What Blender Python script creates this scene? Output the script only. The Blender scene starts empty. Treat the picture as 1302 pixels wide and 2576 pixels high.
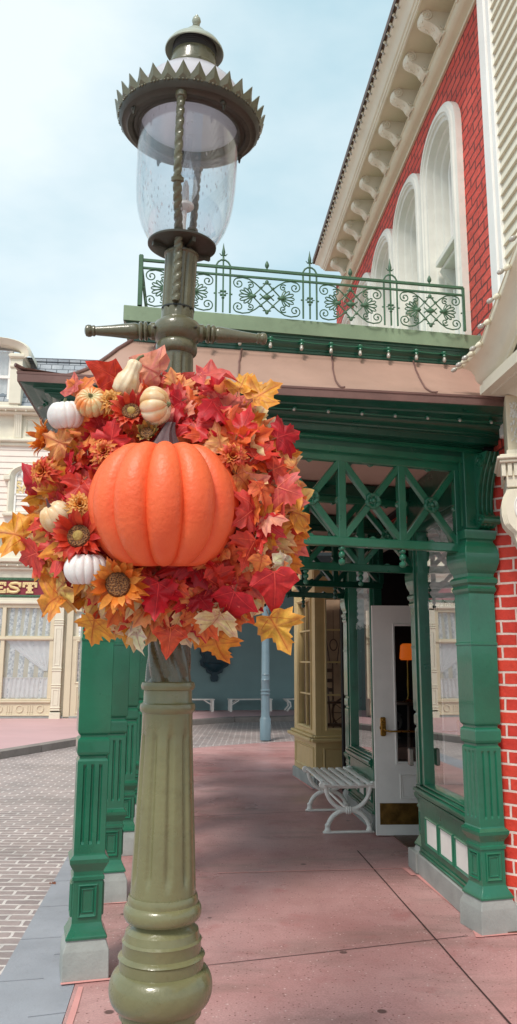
import bpy, math, random
from math import sin, cos, pi, radians as rad
from mathutils import Vector as V, Matrix
random.seed(7)
SC = bpy.context.scene
COL = SC.collection
# ------------------------------------------------------------------ camera calibration (metres, eye at 1.6 m)
FPX, CXP, CYP = 1993.0, 651.0, 1288.0
PITCH, ROLL = rad(10.6), rad(0.25)
EYE = V((0, 0, 1.6))
_F = V((0, cos(PITCH), sin(PITCH))); _R0 = V((1, 0, 0)); _U0 = V((0, -sin(PITCH), cos(PITCH)))
_R = _R0*cos(ROLL) + _U0*sin(ROLL); _U = -_R0*sin(ROLL) + _U0*cos(ROLL)
def ray(x, y): return _F + _R*((x-CXP)/FPX) - _U*((y-CYP)/FPX)
def at_y(x, y, Y): d = ray(x, y); return EYE + d*(Y/d.y)
def at_z(x, y, z): d = ray(x, y); return EYE + d*((z-1.6)/d.z)

# ------------------------------------------------------------------ materials
def srgb(r, g, b):
    f = lambda c: (c/255/12.92) if c/255 <= .04045 else ((c/255+.055)/1.055)**2.4
    return (f(r), f(g), f(b), 1)
class NT:
    def __init__(s, name):
        s.m = bpy.data.materials.new(name); s.m.use_nodes = True; s.t = s.m.node_tree
        s.b = s.t.nodes['Principled BSDF']; s.out = s.t.nodes['Material Output']
    def n(s, typ, **kw):
        nd = s.t.nodes.new(typ)
        for k, v in kw.items():
            if k in nd.inputs: nd.inputs[k].default_value = v
            else: setattr(nd, k, v)
        return nd
    def l(s, a, b): s.t.links.new(a, b)
def mixc(N, fac, a, b, blend='MIX'):
    m = N.n('ShaderNodeMix', data_type='RGBA', blend_type=blend)
    for sock, v in ((m.inputs[0], fac), (m.inputs[6], a), (m.inputs[7], b)):
        if hasattr(v, 'is_linked') or isinstance(v, bpy.types.NodeSocket): N.l(v, sock)
        else: sock.default_value = v
    return m.outputs[2]
def ramp(N, src, p0, p1, c0=(0,0,0,1), c1=(1,1,1,1)):
    r = N.n('ShaderNodeValToRGB'); N.l(src, r.inputs[0])
    r.color_ramp.elements[0].position = p0; r.color_ramp.elements[1].position = p1
    r.color_ramp.elements[0].color = c0; r.color_ramp.elements[1].color = c1
    return r.outputs[0]
def noise(N, scale, detail=4, vec=None, rough=.55):
    n = N.n('ShaderNodeTexNoise', Scale=scale, Detail=detail, Roughness=rough)
    if vec is None:
        tc = N.n('ShaderNodeTexCoord'); vec = tc.outputs['Object']
    N.l(vec, n.inputs['Vector']); return n.outputs['Fac']
def bump(N, src, strength, dist=.01, nrm=None):
    b = N.n('ShaderNodeBump', Strength=strength, Distance=dist); N.l(src, b.inputs['Height'])
    if nrm is not None: N.l(nrm, b.inputs['Normal'])
    N.l(b.outputs[0], N.b.inputs['Normal']); return b.outputs[0]
def paint(name, c, rough=.4, var=.12, scale=6, bmp=.15, bscale=60, metal=0, dirt=0.0, spec=.5, coat=0):
    N = NT(name); c = srgb(*c)
    f = ramp(N, noise(N, scale, 5), .35, .7)
    dk = tuple(x*(1-var) for x in c[:3]) + (1,); lt = tuple(min(1, x*(1+var*.6)) for x in c[:3]) + (1,)
    o = mixc(N, f, dk, lt)
    if dirt:
        g = ramp(N, noise(N, 14, 8, rough=.7), .55, .75)
        o = mixc(N, mixc(N, g, (0,0,0,1), (dirt,dirt,dirt,1)), o, (c[0]*.35, c[1]*.33, c[2]*.28, 1))
    N.l(o, N.b.inputs['Base Color'])
    N.b.inputs['Metallic'].default_value = metal
    N.b.inputs['Specular IOR Level'].default_value = spec
    N.b.inputs['Coat Weight'].default_value = coat; N.b.inputs['Coat Roughness'].default_value = .09
    rr = N.n('ShaderNodeMapRange'); N.l(noise(N, scale*3, 3), rr.inputs[0])
    rr.inputs['To Min'].default_value = max(.03, rough-.1); rr.inputs['To Max'].default_value = min(1, rough+.14)
    N.l(rr.outputs[0], N.b.inputs['Roughness'])
    if bmp: bump(N, noise(N, bscale, 3), bmp, .004)
    return N.m
M = {}
M['olive_up'] = paint('weathered_olive_paint', (98,95,72), .28, .18, 8, .45, 50, dirt=.34, coat=.4)
M['olive'] = paint('olive_paint', (116,113,78), .28, .14, 4, .5, 34, dirt=.34, coat=.4)
M['twist'] = paint('twisted_shaft_paint', (86,80,56), .26, .25, 9, .4, 50, dirt=.35, coat=.5)
M['olive_dark'] = paint('olive_dark_metal', (62,60,50), .4, .25, 9, .3, 60, dirt=.3)
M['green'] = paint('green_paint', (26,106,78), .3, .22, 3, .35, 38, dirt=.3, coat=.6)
M['green_shaded'] = paint('shaded_green_paint', (14,78,60), .3, .2, 4, .25, 45, dirt=.15, coat=.4)  # darker copy of the green: shade of eave and undersides put into the colour
M['ledge'] = paint('weathered_green_metal', (132,152,124), .5, .2, 3, .2, 30, dirt=.3)
M['rail'] = paint('railing_green_iron', (70,106,80), .45, .25, 12, .3, 80, dirt=.2)
M['copper'] = paint('aged_copper_sheet', (176,142,127), .45, .18, 1.6, .15, 3, dirt=.12)
M['copper_edge'] = paint('copper_edge', (124,92,86), .5, .2, 4, .15, 30, dirt=.3)
M['cream'] = paint('cream_paint', (226,218,198), .5, .06, 3, .2, 40, dirt=.12)
M['tan_cream'] = paint('tan_cream_paint', (216,203,176), .45, .06, 3, .15, 40, dirt=.1)  # slightly darker, tanner cream for trim, soffits and window frames
M['white'] = paint('white_paint', (243,239,233), .38, .05, 4, .15, 50, dirt=.06)
M['stone_trim'] = paint('cream_stone', (226,222,212), .65, .07, 6, .35, 60, dirt=.14)
M['grey_stone'] = paint('grey_base_stone', (158,160,156), .75, .16, 7, .6, 70, dirt=.3)
M['slate'] = paint('slate_shingle', (172,180,186), .6, .2, 7, .2, 30)
M['teal'] = paint('teal_wall_paint', (124,154,156), .55, .10, .8, .15, 20, dirt=.1)
M['teal_dark'] = paint('dark_teal_metal', (30,62,74), .45, .3, 9, .3, 50)
M['blue_pole'] = paint('grey_blue_paint', (106,128,138), .35, .1, 6, .15, 40, coat=.2)
M['bay_tan'] = paint('tan_paint', (206,178,124), .45, .08, 4, .12, 40, dirt=.12)
M['brass'] = paint('brass', (176,130,60), .28, .25, 8, .2, 60, metal=.9)
M['brass_dull'] = paint('dull_brass', (138,104,52), .4, .45, 9, .4, 30, metal=.75, dirt=.5)
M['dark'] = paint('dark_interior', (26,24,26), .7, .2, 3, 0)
M['dark_green_ceiling'] = paint('dark_ceiling', (30,44,48), .6, .2, 2, 0)
M['ceiling'] = paint('beige_ceiling', (204,172,156), .6, .08, 2, .1, 30)
M['wood'] = paint('dark_wood', (92,62,44), .45, .3, 9, .2, 30)
M['curtain'] = paint('white_curtain', (240,238,236), .9, .06, 9, .3, 120)
M['vent'] = paint('pale_vent_cap', (160,164,146), .3, .1, 8, .15, 40, coat=.4)  # paler than the lamp paint: the cap's highlight is put into the colour
M['bulbglass'] = paint('frosted_bulb', (176,170,160), .12, .1, 20, 0, coat=.8)
M['white_socket'] = paint('cream_socket', (222,214,190), .35, .1, 20, 0)
M['cable'] = paint('black_cable', (40,42,40), .5, .1, 20, 0)
M['gold_text'] = paint('gilt_lettering', (232,206,150), .45, .1, 20, 0)
M['maroon'] = paint('maroon_board', (136,40,56), .5, .12, 6, .1, 40)
M['steel'] = paint('brushed_steel', (130,126,120), .35, .2, 20, .1, 60, metal=.8)
M['stem'] = paint('purple_brown_stem', (84,58,62), .55, .35, 18, .6, 60)
M['stem_green'] = paint('dry_green_stem', (112,116,80), .6, .3, 18, .5, 60)
M['seed'] = None
def m_glass(name, tint=(.95,.98,1), refl=.5, rough=.01, fk=1.0):
    N = NT(name); t = N.t
    g = N.n('ShaderNodeBsdfGlossy', Roughness=rough); g.inputs['Color'].default_value = (1,1,1,1)
    tr = N.n('ShaderNodeBsdfTransparent'); tr.inputs['Color'].default_value = (*tint, 1)
    fr = N.n('ShaderNodeFresnel', IOR=1.5)
    mx = N.n('ShaderNodeMath', operation='MULTIPLY_ADD'); N.l(fr.outputs[0], mx.inputs[0]); mx.inputs[1].default_value = fk; mx.inputs[2].default_value = refl
    mx.use_clamp = True
    ms = N.n('ShaderNodeMixShader'); N.l(mx.outputs[0], ms.inputs[0]); N.l(tr.outputs[0], ms.inputs[1]); N.l(g.outputs[0], ms.inputs[2])
    N.l(ms.outputs[0], N.out.inputs[0]); return N.m
M['pane'] = m_glass('window_glass', (.93,.95,.95), .06, .008, .42)
M['pane_far'] = m_glass('far_window_glass', (.95,.97,.98), .03, .01, .6)
M['pane_dark'] = m_glass('door_glass', (.55,.6,.62), .06)
def m_lampglass():
    N = NT('lamp_globe_glass')
    g = N.n('ShaderNodeBsdfGlossy', Roughness=.02); g.inputs['Color'].default_value = (1,1,1,1)
    tr = N.n('ShaderNodeBsdfTransparent'); tr.inputs['Color'].default_value = (.965,.975,.985,1)
    lw = N.n('ShaderNodeLayerWeight', Blend=.28)
    d = N.n('ShaderNodeBsdfDiffuse'); d.inputs['Color'].default_value = srgb(196,192,196)
    ms = N.n('ShaderNodeMixShader'); p = N.n('ShaderNodeMath', operation='MULTIPLY'); N.l(lw.outputs['Facing'], p.inputs[0]); p.inputs[1].default_value = .5
    N.l(p.outputs[0], ms.inputs[0]); N.l(tr.outputs[0], ms.inputs[1]); N.l(g.outputs[0], ms.inputs[2])
    # dried water drops and runs on the glass
    tc = N.n('ShaderNodeTexCoord'); mp = N.n('ShaderNodeMapping'); mp.inputs['Scale'].default_value = (1,1,.32); N.l(tc.outputs['Object'], mp.inputs[0])
    vo = N.n('ShaderNodeTexVoronoi', Scale=75); N.l(mp.outputs[0], vo.inputs['Vector'])
    drops = ramp(N, vo.outputs['Distance'], .16, .26, (1,1,1,1), (0,0,0,1))
    zone = ramp(N, noise(N, 9, 3), .48, .62)
    f0 = N.n('ShaderNodeMath', operation='MULTIPLY'); N.l(drops, f0.inputs[0]); N.l(zone, f0.inputs[1])
    f1 = N.n('ShaderNodeMath', operation='MULTIPLY_ADD'); N.l(f0.outputs[0], f1.inputs[0]); f1.inputs[1].default_value = .45; f1.inputs[2].default_value = .035
    m2 = N.n('ShaderNodeMixShader'); N.l(f1.outputs[0], m2.inputs[0]); N.l(ms.outputs[0], m2.inputs[1]); N.l(d.outputs[0], m2.inputs[2])
    N.l(m2.outputs[0], N.out.inputs[0]); return N.m
M['globe'] = m_lampglass()
def m_dome():
    N = NT('opal_dome'); N.b.inputs['Base Color'].default_value = srgb(232,230,236); N.b.inputs['Roughness'].default_value = .18
    t = N.n('ShaderNodeBsdfTranslucent'); t.inputs['Color'].default_value = srgb(238,236,240)
    ms = N.n('ShaderNodeMixShader'); ms.inputs[0].default_value = .45; N.l(N.b.outputs[0], ms.inputs[1]); N.l(t.outputs[0], ms.inputs[2]); N.l(ms.outputs[0], N.out.inputs[0]); return N.m
M['dome'] = m_dome()
def m_brick(name, c1, c2, mortar, bw=.2, bh=.068, ms=.008, bmpd=.006, rough=.75, coord='UV', moff=.5, tc_scale=1, stain=0, dist=.0):
    N = NT(name); tc = N.n('ShaderNodeTexCoord')
    vec = tc.outputs[coord]
    if dist:
        nz = N.n('ShaderNodeTexNoise', Scale=9, Detail=3); N.l(vec, nz.inputs['Vector'])
        mm = N.n('ShaderNodeMix', data_type='VECTOR'); mm.inputs[0].default_value = dist
        N.l(vec, mm.inputs[4]); N.l(nz.outputs['Color'], mm.inputs[5]); vec = mm.outputs[1]
    b = N.n('ShaderNodeTexBrick', Scale=1); b.offset = moff
    b.inputs['Brick Width'].default_value = bw; b.inputs['Row Height'].default_value = bh
    b.inputs['Mortar Size'].default_value = ms; b.inputs['Mortar Smooth'].default_value = .25; b.inputs['Bias'].default_value = 0
    N.l(vec, b.inputs['Vector'])
    b.inputs['Color1'].default_value = srgb(*c1); b.inputs['Color2'].default_value = srgb(*c2); b.inputs['Mortar'].default_value = srgb(*mortar)
    nz = noise(N, 22, 6, rough=.65)
    col = mixc(N, 1.0, b.outputs['Color'], ramp(N, nz, .2, .8, (.72,.70,.70,1), (1.12,1.1,1.1,1)), 'MULTIPLY')
    if stain:
        st = ramp(N, noise(N, .9, 7, rough=.65), .50, .68)
        col = mixc(N, mixc(N, st, (0,0,0,1), (stain,stain,stain,1)), col, srgb(120,108,102))
        lf = ramp(N, noise(N, 5.5, 3), .735, .75)
        col = mixc(N, lf, col, srgb(150,92,60))
    lo = noise(N, 1.7, 5, rough=.6); col = mixc(N, 1.0, col, ramp(N, lo, .32, .68, (.80,.80,.80,1), (1.12,1.08,1.06,1)), 'MULTIPLY')
    N.l(col, N.b.inputs['Base Color']); N.b.inputs['Roughness'].default_value = rough
    ad = N.n('ShaderNodeMath', operation='MULTIPLY_ADD'); N.l(b.outputs['Fac'], ad.inputs[0]); ad.inputs[1].default_value = -1; N.l(nz, ad.inputs[2])
    bump(N, ad.outputs[0], .8, bmpd); return N.m
M['brick_up'] = m_brick('red_brick_rough', (232,92,76), (214,74,60), (118,52,44), .20, .074, .0085, .02, .7, dist=.03)
M['brick_low'] = m_brick('red_brick_white_joint', (226,70,48), (206,54,40), (236,216,206), .20, .080, .008, .008, .6, dist=.012)
M['pavers'] = m_brick('street_pavers', (176,160,158), (156,142,142), (226,220,216), .235, .105, .012, .005, .42, 'Object', stain=.4, dist=.03)
def m_conc():
    N = NT('pink_concrete'); tc = N.n('ShaderNodeTexCoord'); ob = tc.outputs['Object']
    big = ramp(N, noise(N, .55, 6, rough=.62), .38, .66)
    col = mixc(N, big, srgb(202,156,153), srgb(172,120,117))
    mp = N.n('ShaderNodeMapping'); mp.inputs['Scale'].default_value = (.7, 2.4, 1); mp.inputs['Rotation'].default_value = (0,0,rad(-12)); N.l(ob, mp.inputs[0])
    st = ramp(N, noise(N, 1.1, 7, mp.outputs[0], .66), .5, .72)
    col = mixc(N, mixc(N, st, (0,0,0,1), (.75,.75,.75,1)), col, srgb(140,114,106))
    red = ramp(N, noise(N, 2.6, 5, rough=.6), .58, .74); col = mixc(N, mixc(N, red, (0,0,0,1), (.55,.55,.55,1)), col, srgb(164,84,82))
    v = N.n('ShaderNodeTexVoronoi', Scale=44, Randomness=1); N.l(ob, v.inputs['Vector'])
    sp = ramp(N, v.outputs['Distance'], .14, .26, (1,1,1,1), (0,0,0,1))
    sel = N.n('ShaderNodeSeparateColor'); N.l(v.outputs['Color'], sel.inputs[0])
    g1 = ramp(N, sel.outputs[0], .60, .64); g2 = ramp(N, sel.outputs[1], .86, .9)
    m1 = N.n('ShaderNodeMath', operation='MULTIPLY'); N.l(sp, m1.inputs[0]); N.l(g1, m1.inputs[1])
    m2 = N.n('ShaderNodeMath', operation='MULTIPLY'); N.l(sp, m2.inputs[0]); N.l(g2, m2.inputs[1])
    col = mixc(N, m1.outputs[0], col, srgb(120,70,66)); col = mixc(N, m2.outputs[0], col, srgb(226,200,196))
    gv = N.n('ShaderNodeTexVoronoi', Scale=2.3, Randomness=1); N.l(ob, gv.inputs['Vector']); gum = ramp(N, gv.outputs['Distance'], .045, .06, (1,1,1,1), (0,0,0,1)); col = mixc(N, gum, col, srgb(112,84,80))
    mp2 = N.n('ShaderNodeMapping'); mp2.inputs['Scale'].default_value = (1,1,0); N.l(ob, mp2.inputs[0])
    ck = N.n('ShaderNodeTexNoise', Scale=1.3, Detail=9, Roughness=.68, Distortion=.6); N.l(mp2.outputs[0], ck.inputs['Vector'])
    cr = N.n('ShaderNodeMath', operation='SUBTRACT'); N.l(ck.outputs['Fac'], cr.inputs[0]); cr.inputs[1].default_value = .47; ca = N.n('ShaderNodeMath', operation='ABSOLUTE'); N.l(cr.outputs[0], ca.inputs[0])
    col = mixc(N, ramp(N, ca.outputs[0], .0, .02, (.16,.16,.16,1), (0,0,0,1)), col, srgb(128,84,80))
    fine = noise(N, 90, 4, rough=.8)
    col = mixc(N, 1, col, ramp(N, fine, .3, .7, (.74,.72,.71,1), (1.16,1.16,1.16,1)), 'MULTIPLY')
    N.l(col, N.b.inputs['Base Color'])
    rr = N.n('ShaderNodeMapRange'); N.l(noise(N, .9, 5), rr.inputs[0]); rr.inputs['From Min'].default_value = .35; rr.inputs['From Max'].default_value = .65
    rr.inputs['To Min'].default_value = .26; rr.inputs['To Max'].default_value = .6
    N.l(rr.outputs[0], N.b.inputs['Roughness']); bump(N, fine, .35, .003); return N.m
M['pink'] = m_conc()
M['pink_far'] = paint('far_pink_pavement', (206,166,168), .5, .08, .7, .1, 30)
M['pink_edge'] = paint('pink_sealant', (222,156,150), .6, .1, 5, .3, 50)
M['joint'] = paint('joint_gap', (70,48,46), .8, .2, 20, 0)
M['kerb'] = paint('blue_grey_kerb_stone', (156,158,166), .5, .16, 2.2, .4, 60, dirt=.22)
M['kerb_dark'] = paint('dark_kerb_stone', (142,132,126), .65, .2, 3, .4, 40, dirt=.3)
def m_leaf():
    N = NT('autumn_leaf'); a = N.n('ShaderNodeAttribute', attribute_name='tint')
    c = mixc(N, 1, a.outputs['Color'], ramp(N, noise(N, 34, 5, rough=.65), .25, .75, (.62,.55,.50,1), (1.22,1.18,1.15,1)), 'MULTIPLY')
    N.l(c, N.b.inputs['Base Color']); N.b.inputs['Roughness'].default_value = .5
    t = N.n('ShaderNodeBsdfTranslucent'); N.l(c, t.inputs['Color'])
    bump(N, noise(N, 80, 4), .35, .004)
    ms = N.n('ShaderNodeMixShader'); ms.inputs[0].default_value = .28; N.l(N.b.outputs[0], ms.inputs[1]); N.l(t.outputs[0], ms.inputs[2]); N.l(ms.outputs[0], N.out.inputs[0]); return N.m
M['leaf'] = m_leaf()
def m_pump(name, c1, c2, scale=5, bmp=.5, bs=70, rough=.36, axis=None):
    N = NT(name); f = ramp(N, noise(N, scale, 4), .4, .64)
    c = mixc(N, f, srgb(*c1), srgb(*c2)); N.l(c, N.b.inputs['Base Color']); N.b.inputs['Roughness'].default_value = rough
    N.b.inputs['Subsurface Weight'].default_value = .05
    bump(N, noise(N, bs, 3), bmp, .003); return N.m
M['pumpkin'] = m_pump('orange_moulded_pumpkin', (242,108,60), (224,74,36), 2.2, .9, 60, .48)
M['p_white'] = m_pump('white_pumpkin_skin', (232,226,222), (214,206,202), 9, .2)
M['p_cream'] = m_pump('cream_pumpkin_skin', (236,218,186), (222,176,120), 14, .2)
M['p_orange'] = m_pump('mottled_orange_pumpkin', (232,130,60), (214,200,150), 22, .3)
def m_seed():
    N = NT('seed_head'); v = N.n('ShaderNodeTexVoronoi', Scale=240); tc = N.n('ShaderNodeTexCoord'); N.l(tc.outputs['Object'], v.inputs['Vector'])
    c = ramp(N, v.outputs['Distance'], .2, .7, srgb(60,34,30), srgb(150,104,60)); N.l(c, N.b.inputs['Base Color']); N.b.inputs['Roughness'].default_value = .8
    bump(N, v.outputs['Distance'], 1, .005); return N.m
M['seed'] = m_seed()
M['seed_mid'] = paint('seed_centre', (178,152,84), .8, .3, 60, .8, 200)
def m_lace():
    N = NT('lace'); tc = N.n('ShaderNodeTexCoord')
    n = noise(N, 16, 6, tc.outputs['Object'], .7)
    c = ramp(N, n, .42, .56, srgb(196,200,202), srgb(248,248,246)); N.l(c, N.b.inputs['Base Color']); N.b.inputs['Roughness'].default_value = .9; return N.m
M['lace'] = m_lace()
def m_emit(name, c, s):
    N = NT(name); N.b.inputs['Base Color'].default_value = srgb(*c); N.b.inputs['Emission Color'].default_value = srgb(*c); N.b.inputs['Emission Strength'].default_value = s; return N.m
M['amber'] = m_emit('lit_amber_shade', (206,92,24), .55)

# ------------------------------------------------------------------ mesh builder
class MB:
    def __init__(s): s.v = []; s.f = []; s.c = None
    def add(s, vs, fs):
        o = len(s.v); s.v += [V(p) for p in vs]; s.f += [tuple(i+o for i in f) for f in fs]; return s
    def box(s, x0, x1, y0, y1, z0, z1, mat=None, ch=0):
        if ch:
            c = min(ch, (x1-x0)/3, (y1-y0)/3, (z1-z0)/3)
            rings = []
            for z, d in ((z0, c), (z0+c, 0), (z1-c, 0), (z1, c)):
                X0, X1, Y0, Y1 = x0+d, x1-d, y0+d, y1-d
                e = c*.6
                rings.append([(X0+e,Y0,z),(X1-e,Y0,z),(X1,Y0+e,z),(X1,Y1-e,z),(X1-e,Y1,z),(X0+e,Y1,z),(X0,Y1-e,z),(X0,Y0+e,z)])
            if mat: rings = [[mat @ V(p) for p in r] for r in rings]
            return s.loft(rings)
        p = [(x0,y0,z0),(x1,y0,z0),(x1,y1,z0),(x0,y1,z0),(x0,y0,z1),(x1,y0,z1),(x1,y1,z1),(x0,y1,z1)]
        if mat: p = [mat @ V(q) for q in p]
        return s.add(p, [(0,3,2,1),(4,5,6,7),(0,1,5,4),(1,2,6,5),(2,3,7,6),(3,0,4,7)])
    def loft(s, rings, caps=True, closed=True):
        n = len(rings[0]); o = []; 
        for r in rings: o += list(r)
        fs = []
        for i in range(len(rings)-1):
            for j in range(n if closed else n-1):
                k = (j+1) % n; fs.append((i*n+j, i*n+k, (i+1)*n+k, (i+1)*n+j))
        if caps:
            fs.append(tuple(reversed(range(n)))); fs.append(tuple(range((len(rings)-1)*n, len(rings)*n)))
        return s.add(o, fs)
    def lathe(s, prof, c=(0,0,0), seg=40, rf=None, mat=None, caps=True):
        rings = []
        for q in prof:
            r, z = q[0], q[1]; k = q[2] if len(q) > 2 else 0
            ring = []
            for j in range(seg):
                a = 2*pi*j/seg; rr = max(r, 1e-4)
                if rf: rr = rf(rr, z, a, k)
                p = V((rr*cos(a), rr*sin(a), z))
                ring.append((mat @ p) if mat else p + V(c))
            rings.append(ring)
        return s.loft(rings, caps)
    def tube(s, pts, r, seg=8, closed=False, caps=True):
        pts = [V(p) for p in pts]; n = len(pts); rings = []
        t0 = None; ref = None
        for i, p in enumerate(pts):
            a = pts[(i-1) % n] if (closed or i > 0) else p; b = pts[(i+1) % n] if (closed or i < n-1) else p
            t = (b-a).normalized() if (b-a).length > 1e-9 else V((0,0,1))
            if ref is None: ref = t.orthogonal().normalized()
            else:
                ref = ref - t*ref.dot(t); ref = ref.normalized() if ref.length > 1e-6 else t.orthogonal().normalized()
            bn = t.cross(ref); rr = r[i] if isinstance(r, (list, tuple)) else r
            rings.append([p + ref*(rr*cos(2*pi*j/seg)) + bn*(rr*sin(2*pi*j/seg)) for j in range(seg)])
        if closed: rings.append(rings[0]); caps = False
        return s.loft(rings, caps)
    def beam(s, p0, p1, w, h, up=(0,0,1), ch=0):
        p0, p1 = V(p0), V(p1); t = (p1-p0).normalized(); u = V(up); sd = t.cross(u).normalized(); u = sd.cross(t)
        L = (p1-p0).length; m = Matrix((( t.x, sd.x, u.x, p0.x),(t.y, sd.y, u.y, p0.y),(t.z, sd.z, u.z, p0.z),(0,0,0,1)))
        return s.box(0, L, -w/2, w/2, -h/2, h/2, m, ch)
    def plate(s, out, th, mat=None):      # outline in local xz, extruded along +y
        n = len(out); p = [(x, 0, z) for x, z in out] + [(x, th, z) for x, z in out]
        if mat: p = [mat @ V(q) for q in p]
        return s.add(p, [tuple(range(n)), tuple(reversed(range(n, 2*n)))] + [(i, (i+n), (i+1)%n+n, (i+1)%n) for i in range(n)])
    def sweep(s, paths):      # paths: list of polylines of equal length (a ruled surface across them)
        return s.loft(paths, caps=False, closed=False)
    def ball(s, c, r, seg=12, rings=8, sc=(1,1,1)):
        c = V(c); prof = [(r*sin(pi*i/rings), -r*cos(pi*i/rings)) for i in range(rings+1)]
        m = Matrix.Translation(c) @ Matrix.Diagonal((*sc, 1)); return s.lathe(prof, seg=seg, mat=m)
    def frame(s, x0, x1, z0, z1, w, d, y=0, sgn=-1, inner=.4):     # picture-frame moulding in the xz plane standing sgn*d off y
        def rc(e, yy): return [(x0+e,yy,z0+e),(x1-e,yy,z0+e),(x1-e,yy,z1-e),(x0+e,yy,z1-e)]
        return s.loft([rc(0,y), rc(0,y+sgn*d*.6), rc(w*.35,y+sgn*d), rc(w*.7,y+sgn*d*inner), rc(w,y+sgn*.001)], caps=False)
    def build(s, name, mat, parent=None, world=False, angle=38, smooth=True, uv=True):
        vs = s.v
        if world and parent is not None:
            inv = Matrix.LocRotScale(parent.location, parent.rotation_euler, None).inverted(); vs = [inv @ p for p in vs]
        me = bpy.data.meshes.new(name); me.from_pydata([tuple(p) for p in vs], [], s.f); me.update()
        if uv:
            u = me.uv_layers.new(name='UVMap')
            for p in me.polygons:
                n = p.normal; ax, ay, az = abs(n.x), abs(n.y), abs(n.z)
                for li in p.loop_indices:
                    q = me.vertices[me.loops[li].vertex_index].co
                    u.data[li].uv = (q.x, q.y) if az >= ax and az >= ay else ((q.x, q.z) if ay >= ax else (q.y, q.z))
        if smooth:
            me.shade_smooth(); me.set_sharp_from_angle(angle=rad(angle))
        me.materials.append(mat)
        o = bpy.data.objects.new(name, me); COL.objects.link(o)
        if parent is not None: o.parent = parent
        return o
def tag(o, label=None, cat=None, group=None, kind=None):
    if label: o['label'] = label
    if cat: o['category'] = cat
    if group: o['group'] = group
    if kind: o['kind'] = kind
    return o
def thing(name, label, cat, loc=(0,0,0), rz=0, group=None):
    o = bpy.data.objects.new(name, None); COL.objects.link(o); o.location = loc; o.rotation_euler = (0,0,rz); o.empty_display_size = .2
    return tag(o, label, cat, group)
def copy_tree(o, parent=None):
    c = o.copy(); COL.objects.link(c)
    if parent is not None: c.parent = parent; c.matrix_parent_inverse = o.matrix_parent_inverse
    for ch in list(o.children): copy_tree(ch, c)
    return c
def lerp(a, b, t): return V(a)*(1-t) + V(b)*t
S = V((-.0872, .9962, 0))          # the shop row runs this way
def prof_line(pts, n=6):           # smooth a polyline a little
    return pts

# ------------------------------------------------------------------ ground
def flat(pts, z, name, mat, label=None, th=0):
    m = MB(); n = len(pts)
    if th: 
        m.add([(p[0],p[1],z) for p in pts]+[(p[0],p[1],z-th) for p in pts], [tuple(range(n)), tuple(reversed(range(n,2*n)))]+[(i,i+n,(i+1)%n+n,(i+1)%n) for i in range(n)])
    else: m.add([(p[0],p[1],z) for p in pts], [tuple(range(n))])
    o = m.build(name, mat, smooth=False); tag(o, kind='structure'); return o
flat([(-150,-60),(150,-60),(150,260),(-150,260)], -.06, 'ground', M['kerb_dark'])
road = flat([(-60,-8),(6,-8),(6,40),(-60,40)], -.022, 'road', M['pavers'])
def kx(Y): return -.905 - .098*(Y-4.3)
sw = [(kx(-3),-3),(kx(4.3),4.3),(kx(8),8),(kx(12),12),(kx(14),14.2),(-1.3,15.1),(-.6,15.7),(.1,16.25),(.9,16.6),(2,16.8),(9,17),(9,-3)]
flat(sw, 0, 'sidewalk', M['pink'], th=.05)
def band(a, b, name, z, tiles, gap=.006):
    m = MB(); Y = -3.0
    while Y < 14.4:
        Y2 = Y + tiles
        m.box(0,1,0,1,0,1)
        base = len(m.v)-8
        q = [(kx(Y)+a, Y+gap), (kx(Y)+b, Y+gap-.05), (kx(Y2)+b, Y2-gap-.05), (kx(Y2)+a, Y2-gap)]
        for i, (x, y) in enumerate(q): m.v[base+i] = V((x,y,-.05)); m.v[base+4+i] = V((x,y,z))
        Y = Y2
    o = m.build(name, M['kerb'], smooth=False); tag(o, kind='structure')
band(-.004, -.165, 'kerb_stones', -.002, .78)
band(-.169, -.40, 'gutter_stones', -.010, .62)
# fine joints and pink sealant lines in the sidewalk
m = MB()
def strip(m, p, q, w, z):
    p = V((p[0],p[1],0)); q = V((q[0],q[1],0)); d = (q-p).normalized(); n = V((-d.y,d.x,0))*w/2; k = max(2, int((q-p).length/.25)); L = []; R_ = []
    for i in range(k+1):
        c = lerp(p, q, i/k) + n*random.uniform(-.25,.25); e = n*random.uniform(.8,1.15)
        L.append(c+e+V((0,0,z))); R_.append(c-e+V((0,0,z)))
    m.sweep([R_, L])
strip(m, (1.31,1.9), (.86,7.2), .011, .003); strip(m, (-.9,4.39), (1.25,5.07), .006, .003); strip(m, (-.97,8.6), (1.0,9.1), .008, .003)
strip(m, (1.30,-1), (1.31,1.9), .011, .003)
o = m.build('sidewalk_joints', M['joint'], smooth=False); tag(o, kind='structure')
m = MB()
strip(m, (kx(2)+.03,2.0), (kx(4.3)+.03,4.3), .03, .004); strip(m, (-.98,4.33), (-.70,4.41), .03, .006); strip(m, (-1.08,5.66), (-.80,5.72), .03, .005)
strip(m, (1.31,5.04), (1.345,5.36), .05, .005); strip(m, (1.345,5.36), (1.22,6.42), .035, .005); strip(m, (1.33,5.06), (1.62,5.13), .04, .006); strip(m, (1.19,6.4), (1.15,6.62), .04, .006)
strip(m, (1.60,5.11), (1.9,4.86), .04, .005); strip(m, (.51,11.66), (.70,10.45), .04, .005); strip(m, (.70,10.45), (1.2,10.5), .04, .005); strip(m, (1.12,7.9), (1.0,9.1), .035, .005)
strip(m, (-.3,6.45), (1.2,6.62), .012, .004)
o = m.build('sidewalk_sealant', M['pink_edge'], smooth=False); tag(o, kind='structure')
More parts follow.
